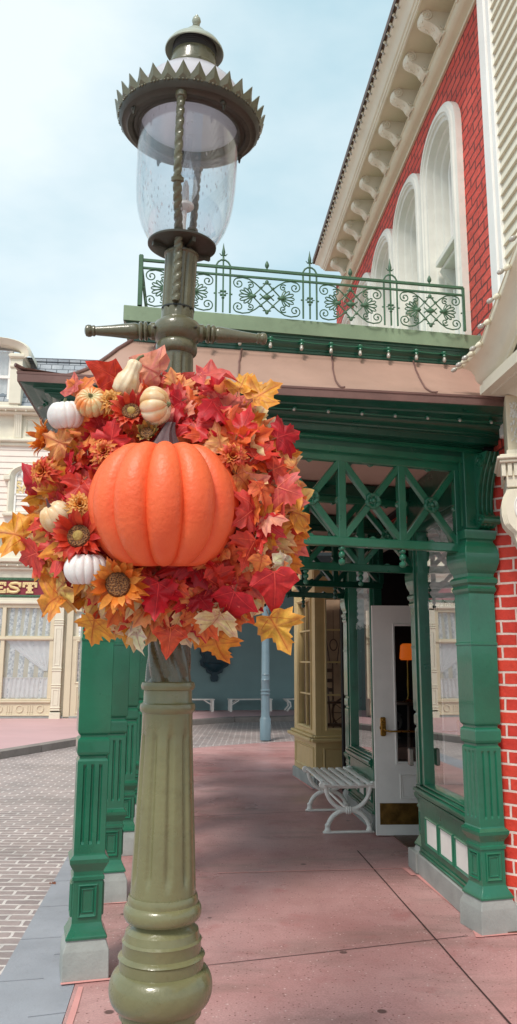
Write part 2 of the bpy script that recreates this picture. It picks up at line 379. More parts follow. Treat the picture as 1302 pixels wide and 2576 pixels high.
# across the street: kerb and pavement
kc = [(-16,-6),(-9.5,4),(-6.2,9.5),(-4.24,13.56),(-3.45,15.7),(-2.7,18.2),(-1.9,20.4),(-.6,21.7),(1.2,22.3),(7,22.9)]
m = MB()
for i in range(len(kc)-1):
    a, b = V((*kc[i],0)), V((*kc[i+1],0)); L = (b-a).length; k = max(1, round(L/1.3)); n = V((-(b-a).y,(b-a).x,0)).normalized()*.16
    for j in range(k):
        p, q = lerp(a,b,j/k+.004), lerp(a,b,(j+1)/k-.004)
        m.add([p+V((0,0,-.05)),q+V((0,0,-.05)),q+n+V((0,0,-.05)),p+n+V((0,0,-.05)),p+V((0,0,.10)),q+V((0,0,.10)),q+n+V((0,0,.115)),p+n+V((0,0,.115))],[(0,3,2,1),(4,5,6,7),(0,1,5,4),(1,2,6,5),(2,3,7,6),(3,0,4,7)])
o = m.build('far_kerb', M['kerb_dark'], smooth=False); tag(o, kind='structure')
flat([(x-.1,y+.1) for x,y in kc] + [(7,40),(-40,40),(-40,-6)], .108, 'far_sidewalk', M['pink_far'])
exec_parts = []
# ------------------------------------------------------------------ street lamp
LX, LY = -.272, 2.5
lamp = thing('street_lamp', 'tall olive green street lamp with glass globe and crossbar, carrying the autumn wreath', 'street lamp', (LX-.004, LY, 0))
def flute(n, depth, ph=0):
    def f(r, z, a, k):
        if not k: return r
        c = cos(n*a + ph); return r - depth*k*max(0, c)**1.5
    return f
def LB(): return MB()
m = MB(); m.lathe([(.17,0),(.17,.03),(.15,.05),(.12,.08),(.115,.09),(.109,.57),(.112,.60)], seg=8, mat=Matrix.Rotation(rad(22.5),4,'Z'))
m.build('pedestal', M['olive'], lamp, angle=30)
m = MB(); m.lathe([(.108,.595),(.118,.605),(.118,.622),*[(.116+.033*cos(rad(a)),.676+.052*sin(rad(a))) for a in range(-80,81,10)],(.122,.730),(.122,.755),(.126,.760),(.122,.765),(.114,.77),(.114,.797),(.116,.802),(.110,.808),(.106,.828),(.090,.842),(.085,.850),*[(.097+.017*cos(rad(a)),.879+.025*sin(rad(a))) for a in range(-80,71,10)],(.103,.907),(.103,.915),(.099,.925)], seg=80)
m.build('base_moulding', M['olive'], lamp, angle=24)
m = MB(); prof = [(.096,.925,0),(.095,.955,0),(.0945,.97,.6),(.094,.985,1)]
for i in range(12): prof.append((.094-.016*(i+1)/12, .985+.38*(i+1)/12, 1))
prof += [(.0775,1.375,.7),(.077,1.385,0),(.0765,1.445,0)]
m.lathe(prof, seg=160, rf=flute(10, .0085, .6)); m.build('fluted_shaft', M['olive'], lamp)
m = MB(); m.lathe([(.0765,1.44),(.0835,1.447),(.0855,1.457),(.083,1.468),(.076,1.472),(.0745,1.476),(.074,1.508),(.080,1.511),(.0835,1.521),(.080,1.532),(.072,1.535)], seg=56)
m.build('ring', M['olive'], lamp)
m = MB()
def twist(r, z, a, k): return r - .010*k*(1-abs(sin(3.5*a + z*26)))**1.5
m.lathe([(.072,1.535,0),(.071,1.545,1)] + [(.071-.0005*i, 1.545+.01*i, 1) for i in range(1,23)] + [(.06,1.78,0)], seg=210, rf=twist)
m.build('twisted_shaft', M['twist'], lamp)
m = MB(); m.lathe([(.06,1.78,0),(.06,1.80,1),(.0575,2.35,1),(.0565,2.575,1),(.056,2.585,0),(.056,2.60,0)], seg=128, rf=flute(12, .006, .3))
m.lathe([(.058,2.595),(.066,2.603),(.069,2.612),(.069,2.628),(.065,2.636),(.062,2.640),(.066,2.645),(.077,2.655),(.081,2.672),(.081,2.688),(.075,2.704),(.062,2.714),(.055,2.72)], seg=56)
m.build('neck_collar', M['olive_up'], lamp)
# ladder arms, each its own part
arm_prof = [(.030,.06),(.030,.085),(.023,.092),(.020,.096),(.030,.099),(.033,.104),(.030,.109),(.022,.112),(.030,.115),(.032,.120),(.029,.125),(.023,.128),(.026,.131),(.0275,.14),(.026,.16),(.0195,.215),(.0155,.262),(.0145,.268),(.0185,.272),(.018,.277),(.0165,.280),(.0195,.284),(.0205,.292),(.0175,.300),(.008,.304),(.0005,.305)]
for sgn in (-1, 1):
    rot = Matrix.Translation((0,0,2.683)) @ Matrix.Rotation(rad(2.5 if sgn>0 else -2.5),4,'Y') @ Matrix.Rotation(sgn*pi/2,4,'Y')
    m = MB(); m.lathe(arm_prof, seg=28, mat=Matrix.Rotation(rad(6),4,'Z') @ rot); m.build('crossbar_arm', M['olive_up'], lamp)
    m = MB(); m.ball((sgn*.068,-.052,2.675),.005,8,6); m.build('screw', M['olive_dark'], lamp)
# lantern leans slightly off the shaft
LE = Matrix.Translation((0,0,2.72)) @ Matrix.Rotation(rad(2.5),4,'Y') @ Matrix.Rotation(rad(3.0),4,'X') @ Matrix.Diagonal((1,1,.93,1)) @ Matrix.Translation((0,0,-2.72))
def LA(prof, seg=64, rf=None, name='', mat='olive_up', caps=True, parent=None):
    m = MB(); m.lathe(prof, seg=seg, rf=rf, mat=LE, caps=caps); return m.build(name, M[mat], parent or lamp)
LA([(.054,2.715,0),(.054,2.745,0),(.0545,2.755,.8),(.0545,2.765,1),(.0545,2.95,1),(.0545,2.962,0),(.0585,2.966,0),(.0585,2.972,0),(.05,2.974,0)], 128, flute(12,.007,.2), 'lantern_neck')
m = MB(); m.lathe([(.0555,2.758),(.0558,2.761),(.0555,2.764)], seg=48, mat=LE); m.build('neck_wire', M['cable'], lamp)
LA([(.04,2.974),(.045,2.985),(.085,2.992),(.109,2.997),(.116,3.002),(.1165,3.008),(.112,3.012),(.06,3.013),(.01,3.013)], 64, None, 'globe_dish', 'olive_dark')
m = MB()
for k in range(4):
    a = k*pi/2+.5; m = MB(); m.box(.05,.105,-.006,.006,2.978,2.996, LE @ Matrix.Rotation(a,4,'Z')); m.build('dish_rib', M['olive_dark'], lamp)
def glass(prof, th, name, parent=None, seg=72):
    return LA(prof + [(r-th, z) for r, z in reversed(prof)] + [prof[0]], seg, None, name, 'globe', False, parent)
gprof = [(.099,3.012),(.112,3.022),(.128,3.045),(.145,3.08),(.157,3.12),(.165,3.165),(.170,3.22),(.172,3.28),(.1725,3.36),(.1725,3.475)]
glass(gprof, .003, 'glass_globe')
glass([(.012,3.16),(.019,3.165),(.022,3.18),(.038,3.215),(.041,3.235),(.037,3.262),(.024,3.30),(.016,3.33),(.0135,3.37),(.0135,3.44)], .0015, 'glass_chimney', seg=32)
LA([(.012,3.013),(.010,3.02),(.008,3.10),(.010,3.14),(.026,3.15),(.032,3.158),(.031,3.168),(.018,3.17),(.014,3.18),(.011,3.24),(.004,3.262)], 24, None, 'burner', 'p_white')
# crown ring with the spiked coronet
LA([(r*.955,z-.02) for r,z in [(.174,3.482),(.176,3.474),(.186,3.470),(.190,3.476),(.200,3.478),(.206,3.470),(.222,3.470),(.230,3.478),(.243,3.480),(.252,3.490),(.256,3.503),(.252,3.512),(.21,3.514),(.175,3.51),(.174,3.482)]], 80, None, 'crown_ring', 'olive_dark', False)
m = MB(); n = 32
for k in range(n):
    a0 = 2*pi*k/n; da = 2*pi/n
    def P(u, r, z): a = a0 + u*da; r *= .955; z = 3.478+(z-3.498)*.74; return LE @ V((r*cos(a), r*sin(a), z))
    # one leaf-shaped spike leaning outward, with a raised midrib
    rows = [(-.5,.253,3.498),( .5,.253,3.498),(.5,.257,3.530),(.30,.262,3.548),(.0,.274,3.582),(-.30,.262,3.548),(-.5,.257,3.530)]
    front = [P(u,r,z) for u,r,z in rows]; mid = P(0,.266,3.525); back = [P(u,r-.006,z) for u,r,z in rows]
    b = len(m.v); m.add(front+[mid]+back, [])
    for i in range(7): m.f.append((b+i, b+(i+1)%7, b+7))
    m.f.append(tuple(b+8+i for i in reversed(range(7))))
    for i in range(7): m.f.append((b+i, b+8+i, b+8+(i+1)%7, b+(i+1)%7))
    for u in (-.25, 0, .25): m.ball(P(u,.2565,3.503), .0035 if u else .0045, 6, 5)
m.build('spiked_coronet', M['olive_up'], lamp, angle=20)
for k in range(4):
    m = MB(); a = k*pi/2+.62; m.tube([LE @ V((.215*cos(a+t*.05), .215*sin(a+t*.05), 3.455-.028*sin(t*pi))) for t in [i/8 for i in range(9)]], .003, 6); m.ball(LE @ V((.215*cos(a),.215*sin(a),3.450)), .008, 8, 6); m.build('ring_hook', M['olive_dark'], lamp)
LA([(.19,3.488),(.20,3.512),(.199,3.53),(.193,3.555),(.180,3.59),(.158,3.625),(.130,3.655),(.105,3.672),(.094,3.68),(.092,3.678),(.128,3.65),(.155,3.62),(.177,3.588),(.190,3.555),(.196,3.53),(.197,3.512),(.187,3.488),(.19,3.488)], 72, None, 'opal_dome', 'dome', False)
LA([(.097,3.672),(.100,3.678),(.099,3.692),(.092,3.700),(.088,3.702),(.083,3.70),(.077,3.76)], 56, None, 'vent_collar', 'olive_up')
m = MB(); m.ball(LE @ V((.03,-.093,3.69)), .006, 8, 6); m.build('collar_screw', M['olive_up'], lamp)
def mesh_rf(r, z, a, k): return r + .0012*sin(60*a)
LA([(.076,3.755)] + [(.076+(.0015 if i%2 else -.001), 3.758+i*.004) for i in range(12)] + [(.07,3.81)], 120, mesh_rf, 'vent_mesh', 'cable')
LA([(.076,3.80),(.095,3.785),(.1015,3.778),(.1035,3.781),(.101,3.79),(.090,3.808),(.068,3.828),(.048,3.84),(.044,3.846),(.040,3.858),(.026,3.874),(.014,3.882),(.011,3.886),(.0145,3.890),(.012,3.894),(.009,3.896),(.0125,3.901),(.016,3.912),(.0135,3.924),(.007,3.930),(.006,3.936),(.0005,3.941)], 56, None, 'vent_cap', 'vent')
# twisted support rods
def rod(azim, r_mid):
    m = MB(); pts = []; rr = []
    ctrl = [(.057,2.77),(.060,2.86),(.066,2.95),(.085,3.01),(.125,3.07),(.165,3.13),(.186,3.20),(.198,3.30),(.205,3.39),(.208,3.458)]
    def cp(t):
        x = t*(len(ctrl)-1); i = min(int(x), len(ctrl)-2); f = x-i; a, b = ctrl[i], ctrl[i+1]; return a[0]+(b[0]-a[0])*f, a[1]+(b[1]-a[1])*f
    N_ = 220
    rings = []
    for i in range(N_+1):
        t = i/N_; r, z = cp(t); c = V((r*cos(azim), r*sin(azim), z)); r2, z2 = cp(min(1,t+.01)); tg = V(((r2-r)*cos(azim),(r2-r)*sin(azim),z2-z+1e-5)).normalized()
        sd = V((-sin(azim),cos(azim),0)); n2 = tg.cross(sd)
        R0 = .0150 if t < .62 else .0140
        if .97 < t: R0 = .019
        if abs(t-.60) < .012: R0 = .021
        ring = []
        for j in range(12):
            a = 2*pi*j/12; q = R0*(1 - (.24*max(0,cos(2*a - t*130)) if R0 < .0155 else 0)); ring.append(LE @ (c + sd*(q*cos(a)) + n2*(q*sin(a))))
        rings.append(ring)
    m.loft(rings); m.build('support_rod', M['olive_up'], lamp)
for az in (rad(-92), rad(86)): rod(az, 0)

# ------------------------------------------------------------------ autumn wreath
WY = 2.33
wc = at_y(412, 1278, WY)
wreath = thing('autumn_wreath', 'round autumn leaf wreath with a big orange pumpkin and sunflowers, hung on the lamp post', 'wreath', (wc.x, wc.y, wc.z-.5))
def W(x, y, d=0): return at_y(x, y, WY-d)       # a point d metres in front of the wreath plane
OUT = [(0,.06),(.14,-.03),(.36,-.03),(.37,.07),(.53,.11),(.49,.21),(.58,.27),(.70,.42),(.56,.43),(.56,.55),(.44,.52),(.32,.49),(.25,.55),(.31,.67),(.23,.69),(.24,.83),(.12,.84)]
OUT_M = OUT + [(0,1.06)] + [(-x,y) for x,y in reversed(OUT[1:])]
IVY = [(0,.10),(.16,-.02),(.36,.02),(.46,.14),(.60,.34),(.44,.42),(.34,.50),(.28,.62),(.18,.80),(.08,.95)]
OUT_I = IVY + [(0,1.08)] + [(-x,y) for x,y in reversed(IVY[1:])]
class LeafMB(MB):
    def __init__(s): super().__init__(); s.c = []
def leaf(m, pos, tip, nrm, size, col, kind=0, curl=None):
    tip = V(tip); nrm = V(nrm).normalized(); tip = (tip - nrm*tip.dot(nrm)).normalized(); sd = tip.cross(nrm)
    out = OUT_M if kind == 0 else OUT_I; n = len(out); cy = .32
    k1 = random.uniform(-.35,.75) if curl is None else curl; k2 = random.uniform(-.35,.8); ph = random.random()*6; k3 = random.uniform(.03,.11); asy = random.uniform(.8,1.2)
    b = len(m.v); vs = []; cs = []
    def put(x, y, r, vein):
        X = x*asy if x > 0 else x*(2-asy)
        z = -k1*(y-.2)**2 + k2*abs(x)*.55 - .25*x*x + k3*sin(7*math.atan2(y-cy, x+1e-6)+ph)*r*r + .03*sin(9*x+ph)
        vs.append(V(pos) + (sd*X + tip*(y-.1) + nrm*z)*size)
        q = random.uniform(.93,1.07); 
        f = (1.0 - .30*(r) if vein else 1.05)*q*(1-.12*(1-r))
        g = (1.18 if not vein else .82) if r < .9 else 1
        cs.append((min(1,col[0]*f*(1.0 if vein else 1.02)), min(1,col[1]*f*g), min(1,col[2]*f), 1))
    put(0, cy, 0, True)
    tips = {i for i,(x,y) in enumerate(out) if (abs(x),y) in ((.36,-.03),(.70,.42),(0,1.06),(.60,.34),(0,1.08),(.36,.02),(0,.06),(0,.10))}
    for r in (.36, .7, 1.0):
        for i, (x, y) in enumerate(out): put(x*r, cy+(y-cy)*r, r, (i in tips) and r < .95)
    fs = [(0, 1+i, 1+(i+1)%n) for i in range(n)]
    for k in range(2):
        for i in range(n): a = 1+k*n; fs.append((a+i, a+n+i, a+n+(i+1)%n, a+(i+1)%n))
    m.v += vs; m.f += [tuple(b+q for q in f) for f in fs]; m.c += cs
    dk = col[1] > .12
    vc = (col[0]*.72, col[1]*.45, col[2]*.45, 1) if dk else (min(1,col[0]*1.35), col[1]*2.2+.03, col[2]*1.6+.02, 1)
    for tx_, ty_, w0 in ((0,.93,.016),(.56,.37,.012),(-.56,.37,.012),(.28,.0,.009),(-.28,.0,.009)):
        b = len(m.v)
        for i in range(6):
            q = i/5; x_ = tx_*q; y_ = .08+(ty_-.08)*q; rr = max(abs(x_)/.6, abs(y_-cy)/.7)
            X_ = x_*asy if x_ > 0 else x_*(2-asy)
            z_ = -k1*(y_-.2)**2 + k2*abs(x_)*.55 - .25*x_*x_ + k3*sin(7*math.atan2(y_-cy, x_+1e-6)+ph)*rr*rr + .03*sin(9*x_+ph) + .012
            w_ = w0*(1-.75*q); px_, py_ = (ty_-.08), -tx_; L_ = math.hypot(px_, py_)
            for s_ in (-1, 1): m.v.append(V(pos) + (sd*(X_+px_/L_*w_*s_) + tip*(y_-.1+py_/L_*w_*s_) + nrm*z_)*size); m.c.append(vc)
        for i in range(5): a_ = b+i*2; m.f.append((a_, a_+1, a_+3, a_+2))
    # petiole
    st = MB(); p0 = V(pos)+tip*(-.04*size); st.tube([p0, p0 - tip*.16*size - nrm*.05*size], .0016, 4)
    b = len(m.v); m.v += st.v; m.f += [tuple(b+q for q in f) for f in st.f]; m.c += [(.25,.12,.06,1)]*len(st.v)
RED = [srgb(*c) for c in ((214,34,52),(196,26,44),(226,56,62),(170,28,42),(230,80,76),(208,52,40),(224,70,52))]
ORG = [srgb(*c) for c in ((240,108,56),(236,128,72),(224,86,54),(246,146,84),(234,112,74),(244,166,110))]
YEL = [srgb(*c) for c in ((244,182,82),(240,164,62),(246,204,124),(236,152,58),(248,214,154))]
CRM = [srgb(*c) for c in ((248,226,180),(246,216,164),(240,234,206))]
PNK = [srgb(*c) for c in ((234,124,116),(240,156,136),(222,96,94))]
cen = W(425, 1272, 0)
mats = {'red_leaves': LeafMB(), 'orange_leaves': LeafMB(), 'yellow_leaves': LeafMB()}
def putleaf(x, y, d, size, colset, tipdir=None, tilt=None, kind=None, curl=None):
    pos = W(x, y, d); rel = pos - cen; rad_ = V((rel.x,0,rel.z)).normalized() if rel.length > .02 else V((0,0,-1))
    if tipdir is None:
        t = rad_ + V((random.gauss(0,.45),0,random.gauss(0,.45))) + V((0,0,-.30))
    else: t = V((cos(rad(tipdir)),0,sin(rad(tipdir))))
    t = t + V((0,random.uniform(-.35,.25),0))
    nr = V((0,-1,0)) + rad_*random.uniform(-.2,.95) + V((random.gauss(0,.42),0,random.gauss(0,.42)))
    if tilt is not None: nr = V(tilt)
    col = random.choice(colset)
    key = 'red_leaves' if colset in (RED,PNK) else ('orange_leaves' if colset is ORG else 'yellow_leaves')
    leaf(mats[key], pos, t, nr, size, col, (1 if random.random() < .25 else 0) if kind is None else kind, curl)
# silhouette of the wreath: distance of the leaf tips from its centre (D pixels) by angle
def rim(a):
    a = math.degrees(a) % 360
    K = [(0,350),(20,345),(40,345),(60,350),(80,345),(100,340),(120,340),(135,345),(150,335),(165,345),(180,345),(195,395),(205,385),(220,350),(235,350),(250,355),(270,345),(290,365),(310,350),(330,345),(345,350),(360,350)]
    for (a0,r0),(a1,r1) in zip(K, K[1:]):
        if a0 <= a <= a1: return r0+(r1-r0)*(a-a0)/(a1-a0)
def zone(a, u):          # colours of the leaves by direction and depth in the ring
    d = math.degrees(a) % 360
    r = random.random()
    if u > .86:
        if 10 < d < 50: return YEL if r < .4 else (ORG if r < .75 else CRM)
        if 50 <= d < 120: return PNK if r < .45 else (ORG if r < .85 else RED)
        if 120 <= d < 165: return ORG if r < .4 else (YEL if r < .8 else RED)
        if 165 <= d < 215: return YEL if r < .65 else (RED if r < .85 else ORG)
        if 215 <= d < 260: return YEL if r < .5 else (CRM if r < .8 else ORG)
        if 260 <= d < 320: return YEL if r < .45 else (CRM if r < .75 else ORG)
        return YEL if r < .38 else (ORG if r < .74 else (CRM if r < .88 else PNK))
    if u > .68:
        if 215 <= d < 300: return ORG if r < .4 else (CRM if r < .6 else (RED if r < .8 else YEL))
        if d >= 300 or d < 40: return RED if r < .34 else (ORG if r < .64 else (PNK if r < .78 else (YEL if r < .9 else CRM)))
        if 40 <= d < 110: return RED if r < .55 else (ORG if r < .85 else PNK)
        return RED if r < .4 else (ORG if r < .75 else YEL)
    return RED if r < .55 else (ORG if r < .88 else PNK)
CXW, CYW = 425, 1272
for ring, (u0, n, d0, s0, s1) in enumerate(((.985,96,-.05,.07,.11),(.95,96,-.025,.07,.11),(.90,96,.0,.07,.115),(.85,92,.025,.065,.11),(.79,90,.045,.06,.11),(.73,80,.06,.06,.105),(.67,72,.07,.055,.10),(.60,60,.075,.055,.10),(.50,48,.06,.06,.1),(.38,30,.03,.07,.1))):
    for i in range(n):
        a = 2*pi*(i+random.uniform(-.4,.4))/n; size = random.uniform(s0, s1)*1.08
        u = u0 + random.uniform(-.035,.03)
        r = rim(a)*u - size*.60*850*(1 if u0 > .8 else .5)
        r = max(r, 60)
        x, y = CXW + r*cos(a), CYW - r*sin(a)*1.0
        putleaf(x, y, d0+random.uniform(-.02,.03), size, zone(a, u0))
# backing leaves seen from behind
for i in range(60):
    a = 2*pi*i/60; r = rim(a)*random.uniform(.45,.8); pos = W(CXW+r*cos(a), CYW-r*sin(a), -.09)
    leaf(mats['orange_leaves' if i%2 else 'red_leaves'], pos, V((cos(a),0,sin(a))), V((random.gauss(0,.3),1,random.gauss(0,.3))), random.uniform(.09,.12), random.choice(ORG if i%2 else RED), 0)
# named showpiece leaves read off the photograph: x, y, front, size, colours, tip angle, kind
for x, y, d, sz, cs, ta, kd in ((60,1350,.02,.125,YEL,170,0),(95,1390,.05,.10,RED,205,0),(100,1225,.04,.095,RED,130,1),(640,1005,.06,.115,YEL,40,0),(600,985,.04,.10,YEL,80,0),
        (535,1010,.10,.12,RED,-60,0),(490,1060,.10,.10,RED,-75,0),(400,940,.05,.13,PNK,150,1),(500,945,.05,.13,PNK,10,1),(290,950,.05,.10,RED,150,1),(455,1010,.09,.10,RED,200,0),
        (160,1470,.05,.13,YEL,215,0),(150,1500,.03,.12,YEL,200,0),(255,1530,.02,.10,CRM,240,0),(400,1470,.10,.12,RED,-95,0),(430,1580,.06,.09,ORG,-95,1),(500,1500,.09,.08,RED,-60,0),
        (540,1600,.03,.11,YEL,-85,0),(680,1555,.04,.13,YEL,-60,0),(590,1490,.10,.12,RED,-110,1),(690,1440,.09,.13,RED,-80,1),(640,1360,.11,.10,RED,-120,0),(735,1290,.06,.12,YEL,10,0),
        (715,1400,.05,.10,CRM,-70,0),(700,1225,.10,.11,PNK,-20,0),(690,1180,.10,.10,RED,30,0),(640,1280,.11,.11,RED,-150,0),(660,1400,.12,.06,ORG,-95,1),(565,1380,.12,.06,ORG,-130,1),(555,1545,.08,.11,CRM,-120,0),
        (345,1580,.05,.09,CRM,-100,1),(240,1560,.05,.10,YEL,-110,0),(640,1150,.11,.10,RED,60,0),(560,1130,.12,.10,ORG,100,0),(600,1195,.13,.10,ORG,-30,0),(560,1200,.12,.09,RED,140,0),(650,1215,.12,.09,ORG,-80,0),
        (220,1130,.12,.10,ORG,120,0),(180,1170,.11,.10,RED,190,0),(250,1180,.12,.09,ORG,60,0),(210,1210,.12,.09,RED,-120,0),(280,1120,.12,.09,RED,80,0),(165,1120,.10,.09,ORG,160,0),(600,1090,.11,.10,RED,70,0),(520,1100,.12,.09,ORG,110,0),
        (186,985,.05,.08,PNK,95,1),(200,995,.03,.08,ORG,60,0),(730,1180,.06,.10,ORG,30,0),(700,1100,.07,.10,RED,20,0)):
    putleaf(x, y, d, sz, cs, ta, kind=kd)
for nm, mm in mats.items():
    o = mm.build(nm, M['leaf'], wreath, world=True, angle=60, uv=False)
    ca = o.data.color_attributes.new('tint', 'FLOAT_COLOR', 'POINT')
    for i, c in enumerate(mm.c): ca.data[i].color = c
# wire frame and straw ring behind the leaves
m = MB(); m.tube([cen + V((.31*cos(2*pi*i/40), .055, .31*sin(2*pi*i/40))) for i in range(40)], .045, 10, closed=True)
m.build('twig_ring', M['wood'], wreath, world=True)
def pumpkin_mesh(R_, H, ribs, dep, mat4, seg_per=9, rings=22, dent=.22):
    m = MB(); seg = ribs*seg_per; rr = []
    for i in range(rings+1):
        t = pi*i/rings; ring = []
        for j in range(seg):
            a = 2*pi*j/seg; rib = abs(sin(a*ribs/2))**.55
            q = 1 - dep*(1-rib)*min(1, sin(t)*1.6+.15)
            r = R_*sin(t)**.82*q if sin(t) > 0 else 0
            z = -H*cos(t) ; z -= math.copysign(1, -cos(t))*H*dent*max(0, 1-(r/(R_*.55))**2)*(1 if abs(cos(t)) > .5 else 0)
            z *= (.93+.07*rib)
            ring.append(mat4 @ V((r*cos(a), r*sin(a), z)))
        rr.append(ring)
    m.loft(rr, caps=False); return m
def stem_mesh(mat4, h, r0, r1, bend=.3, n=6):
    m = MB(); rings = []
    for i in range(9):
        t = i/8; r = r0*(1-t)**1.5 + r1; c = V((bend*h*t*t, 0, h*t)); ring = []
        for j in range(24):
            a = 2*pi*j/24; q = r*(1+.16*cos(n*a)+.0); ring.append(mat4 @ (c+V((q*cos(a), q*sin(a), 0))))
        rings.append(ring)
    m.loft(rings); return m
def orient(p, axis, spin=0):
    z = V(axis).normalized(); x = z.orthogonal().normalized(); y = z.cross(x)
    return Matrix.Translation(V(p)) @ Matrix(((x.x,y.x,z.x,0),(x.y,y.y,z.y,0),(x.z,y.z,z.z,0),(0,0,0,1))) @ Matrix.Rotation(spin,4,'Z')
def add_pumpkin(name, p, axis, R_, H, ribs, dep, mat, stemmat, sh, sr, label, spin=0, dent=.22):
    m4 = orient(p, axis, spin); o = pumpkin_mesh(R_, H, ribs, dep, m4, dent=dent).build(name, M[mat], wreath, world=True, angle=70); tag(o, label)
    st = stem_mesh(m4 @ Matrix.Translation((0,0,H*(1-dent)-.004)), sh, sr, sr*.45); s_ = st.build('stem', M[stemmat], None)
    inv = Matrix.LocRotScale(wreath.location, None, None).inverted(); s_.data.transform(inv); s_.parent = o; return o
add_pumpkin('pumpkin', W(414,1272,.13), (.0,-.13,1), .213, .192, 12, .13, 'pumpkin', 'stem', .075, .030, 'large plain orange pumpkin with a ribbed skin and purple-brown stem', spin=.12, dent=.12)
D2 = .15
add_pumpkin('small_pumpkin', W(166,1045,.10), (-.1,-.25,1), .054, .045, 12, .05, 'p_white', 'stem_green', .02, .007, 'smooth white pumpkin at the upper left of the wreath')
add_pumpkin('small_pumpkin', W(232,1012,.12), (.05,-1,.45), .050, .036, 14, .10, 'p_orange', 'stem_green', .016, .006, 'striped orange and cream pumpkin with its stem to the front')
add_pumpkin('small_pumpkin', W(392,1022,.15), (1,-.25,.05), .058, .042, 9, .12, 'p_cream', 'stem_green', .012, .008, 'cream ribbed pumpkin standing on its side above the large one', .2, .1)
add_pumpkin('small_pumpkin', W(143,1300,.10), (-.55,-.5,.8), .048, .044, 10, .09, 'p_cream', 'stem', .028, .005, 'ivory pumpkin tilted to the left with a thin dark stem')
add_pumpkin('small_pumpkin', W(218,1432,.14), (.0,-.12,1), .062, .048, 14, .10, 'p_white', 'stem_green', .02, .008, 'white ribbed pumpkin at the lower left of the wreath')
add_pumpkin('small_pumpkin', W(78,1195,.0), (-.5,-.3,1), .028, .025, 9, .07, 'p_white', 'stem', .02, .004, 'tiny white pumpkin half hidden at the left edge')
# pear-shaped gourd
m4 = orient(W(322,958,.10), (.45,-.2,1)); m = MB(); m.lathe([(.001,-.05),(.02,-.048),(.033,-.035),(.037,-.015),(.033,.008),(.024,.025),(.021,.038),(.022,.052),(.017,.062),(.008,.066),(.001,.067)], seg=40, rf=lambda r,z,a,k: r*(1+.05*sin(9*a)+.05*sin(13*a+z*160)), mat=m4)
g_ = m.build('gourd', M['p_cream'], wreath, world=True, angle=70); m = MB(); m.tube([m4 @ V((0,0,.062)), m4 @ V((.004,0,.078)), m4 @ V((.014,0,.088))], [.006,.004,.004], 8)
s_ = m.build('stem', M['stem_green'], None); s_.data.transform(Matrix.LocRotScale(wreath.location, None, None).inverted()); s_.parent = g_
def petal(m, m4, ang, r0, L, w, lift, col, twistv=0):
    b = len(m.v); n = 6
    ca, sa = cos(ang), sin(ang); rows = []
    for i in range(n+1):
        t = i/n; ww = w*(sin(pi*min(1,t*.9+.12))**.8)*(1-t**5) + .0005; r = r0 + L*t*cos(lift); z = L*sin(lift)*t + .22*L*sin(t*pi)*(-1 if lift < .3 else 1) + twistv*L*t*t
        for s in (-1, 0, 1):
            x, y = r, s*ww; zz = z + (0 if s else -.12*ww*3)
            m.v.append(m4 @ V((x*ca - y*sa, x*sa + y*ca, zz))); f = random.uniform(.92,1.05)*(1-.22*(1-t)); m.c.append((col[0]*f, col[1]*f*(.8+.2*t), col[2]*f, 1))
    for i in range(n):
        for s in (0,1): a = b+i*3+s; m.f.append((a, a+1, a+4, a+3))
def tinted(m, name, parent_loc=True):
    o = m.build(name, M['leaf'], wreath, world=True, angle=60, uv=False); ca = o.data.color_attributes.new('tint','FLOAT_COLOR','POINT')
    for i, c in enumerate(m.c): ca.data[i].color = c
    return o
def sunflower(p, axis, r, cols, label, rings=((.2,19),(.45,17),(.75,12)), core='seed', mid=True, L=1.0):
    m4 = orient(p, axis, random.random()); m = LeafMB()
    for lift, n in rings:
        for k in range(n): petal(m, m4, 2*pi*(k+random.uniform(-.35,.35))/n, r*.36, r*random.uniform(.55,.78)*L, r*.13, lift+random.uniform(-.3,.3), random.choice(cols), random.uniform(-.3,.25))
    o = tinted(m, 'sunflower'); tag(o, label)
    c = MB(); c.lathe([(.001,.0),(r*.40,.0),(r*.42,r*.08),(r*.36,r*.16),(r*.2,r*.15),(.001,r*.12)], seg=28, rf=lambda rr,z,a,k: rr*(1+.03*sin(17*a)), mat=m4)
    inv = Matrix.LocRotScale(wreath.location, None, None).inverted()
    q = c.build('seed_head', M[core], None); q.data.transform(inv); q.parent = o
    if mid:
        c = MB(); c.ball(m4 @ V((0,0,r*.13)), r*.2, 14, 8, (1,.5,1)); q = c.build('seed_centre', M['seed_mid'], None); q.data.transform(inv); q.parent = o
    return o
SR = [srgb(*c) for c in ((226,72,40),(214,50,36),(232,100,60))]; SO = [srgb(*c) for c in ((244,152,50),(240,128,40),(248,176,76))]; SG = [srgb(*c) for c in ((160,140,80),(122,112,62),(196,160,80))]
sunflower(W(331,1037,.14), (.1,-1,.25), .064, SR, 'red sunflower with a pale seed centre beside the cream pumpkin')
sunflower(W(370,1092,.155), (.1,-1,.35), .048, SG, 'half closed olive and brown sunflower above the large pumpkin', rings=((1.1,14),(.9,10)), mid=False, L=.8)
sunflower(W(200,1350,.15), (-.1,-1,.1), .078, SR, 'large red sunflower with a black and yellow seed head at the left')
sunflower(W(298,1470,.15), (.05,-1,-.15), .082, SO, 'large orange sunflower with a brown centre below the large pumpkin', mid=False)
sunflower(W(118,1105,.05), (-1,-.45,.2), .066, SO, 'orange sunflower seen from its side at the left edge', rings=((.6,16),(.9,14),(1.2,10)), mid=False)
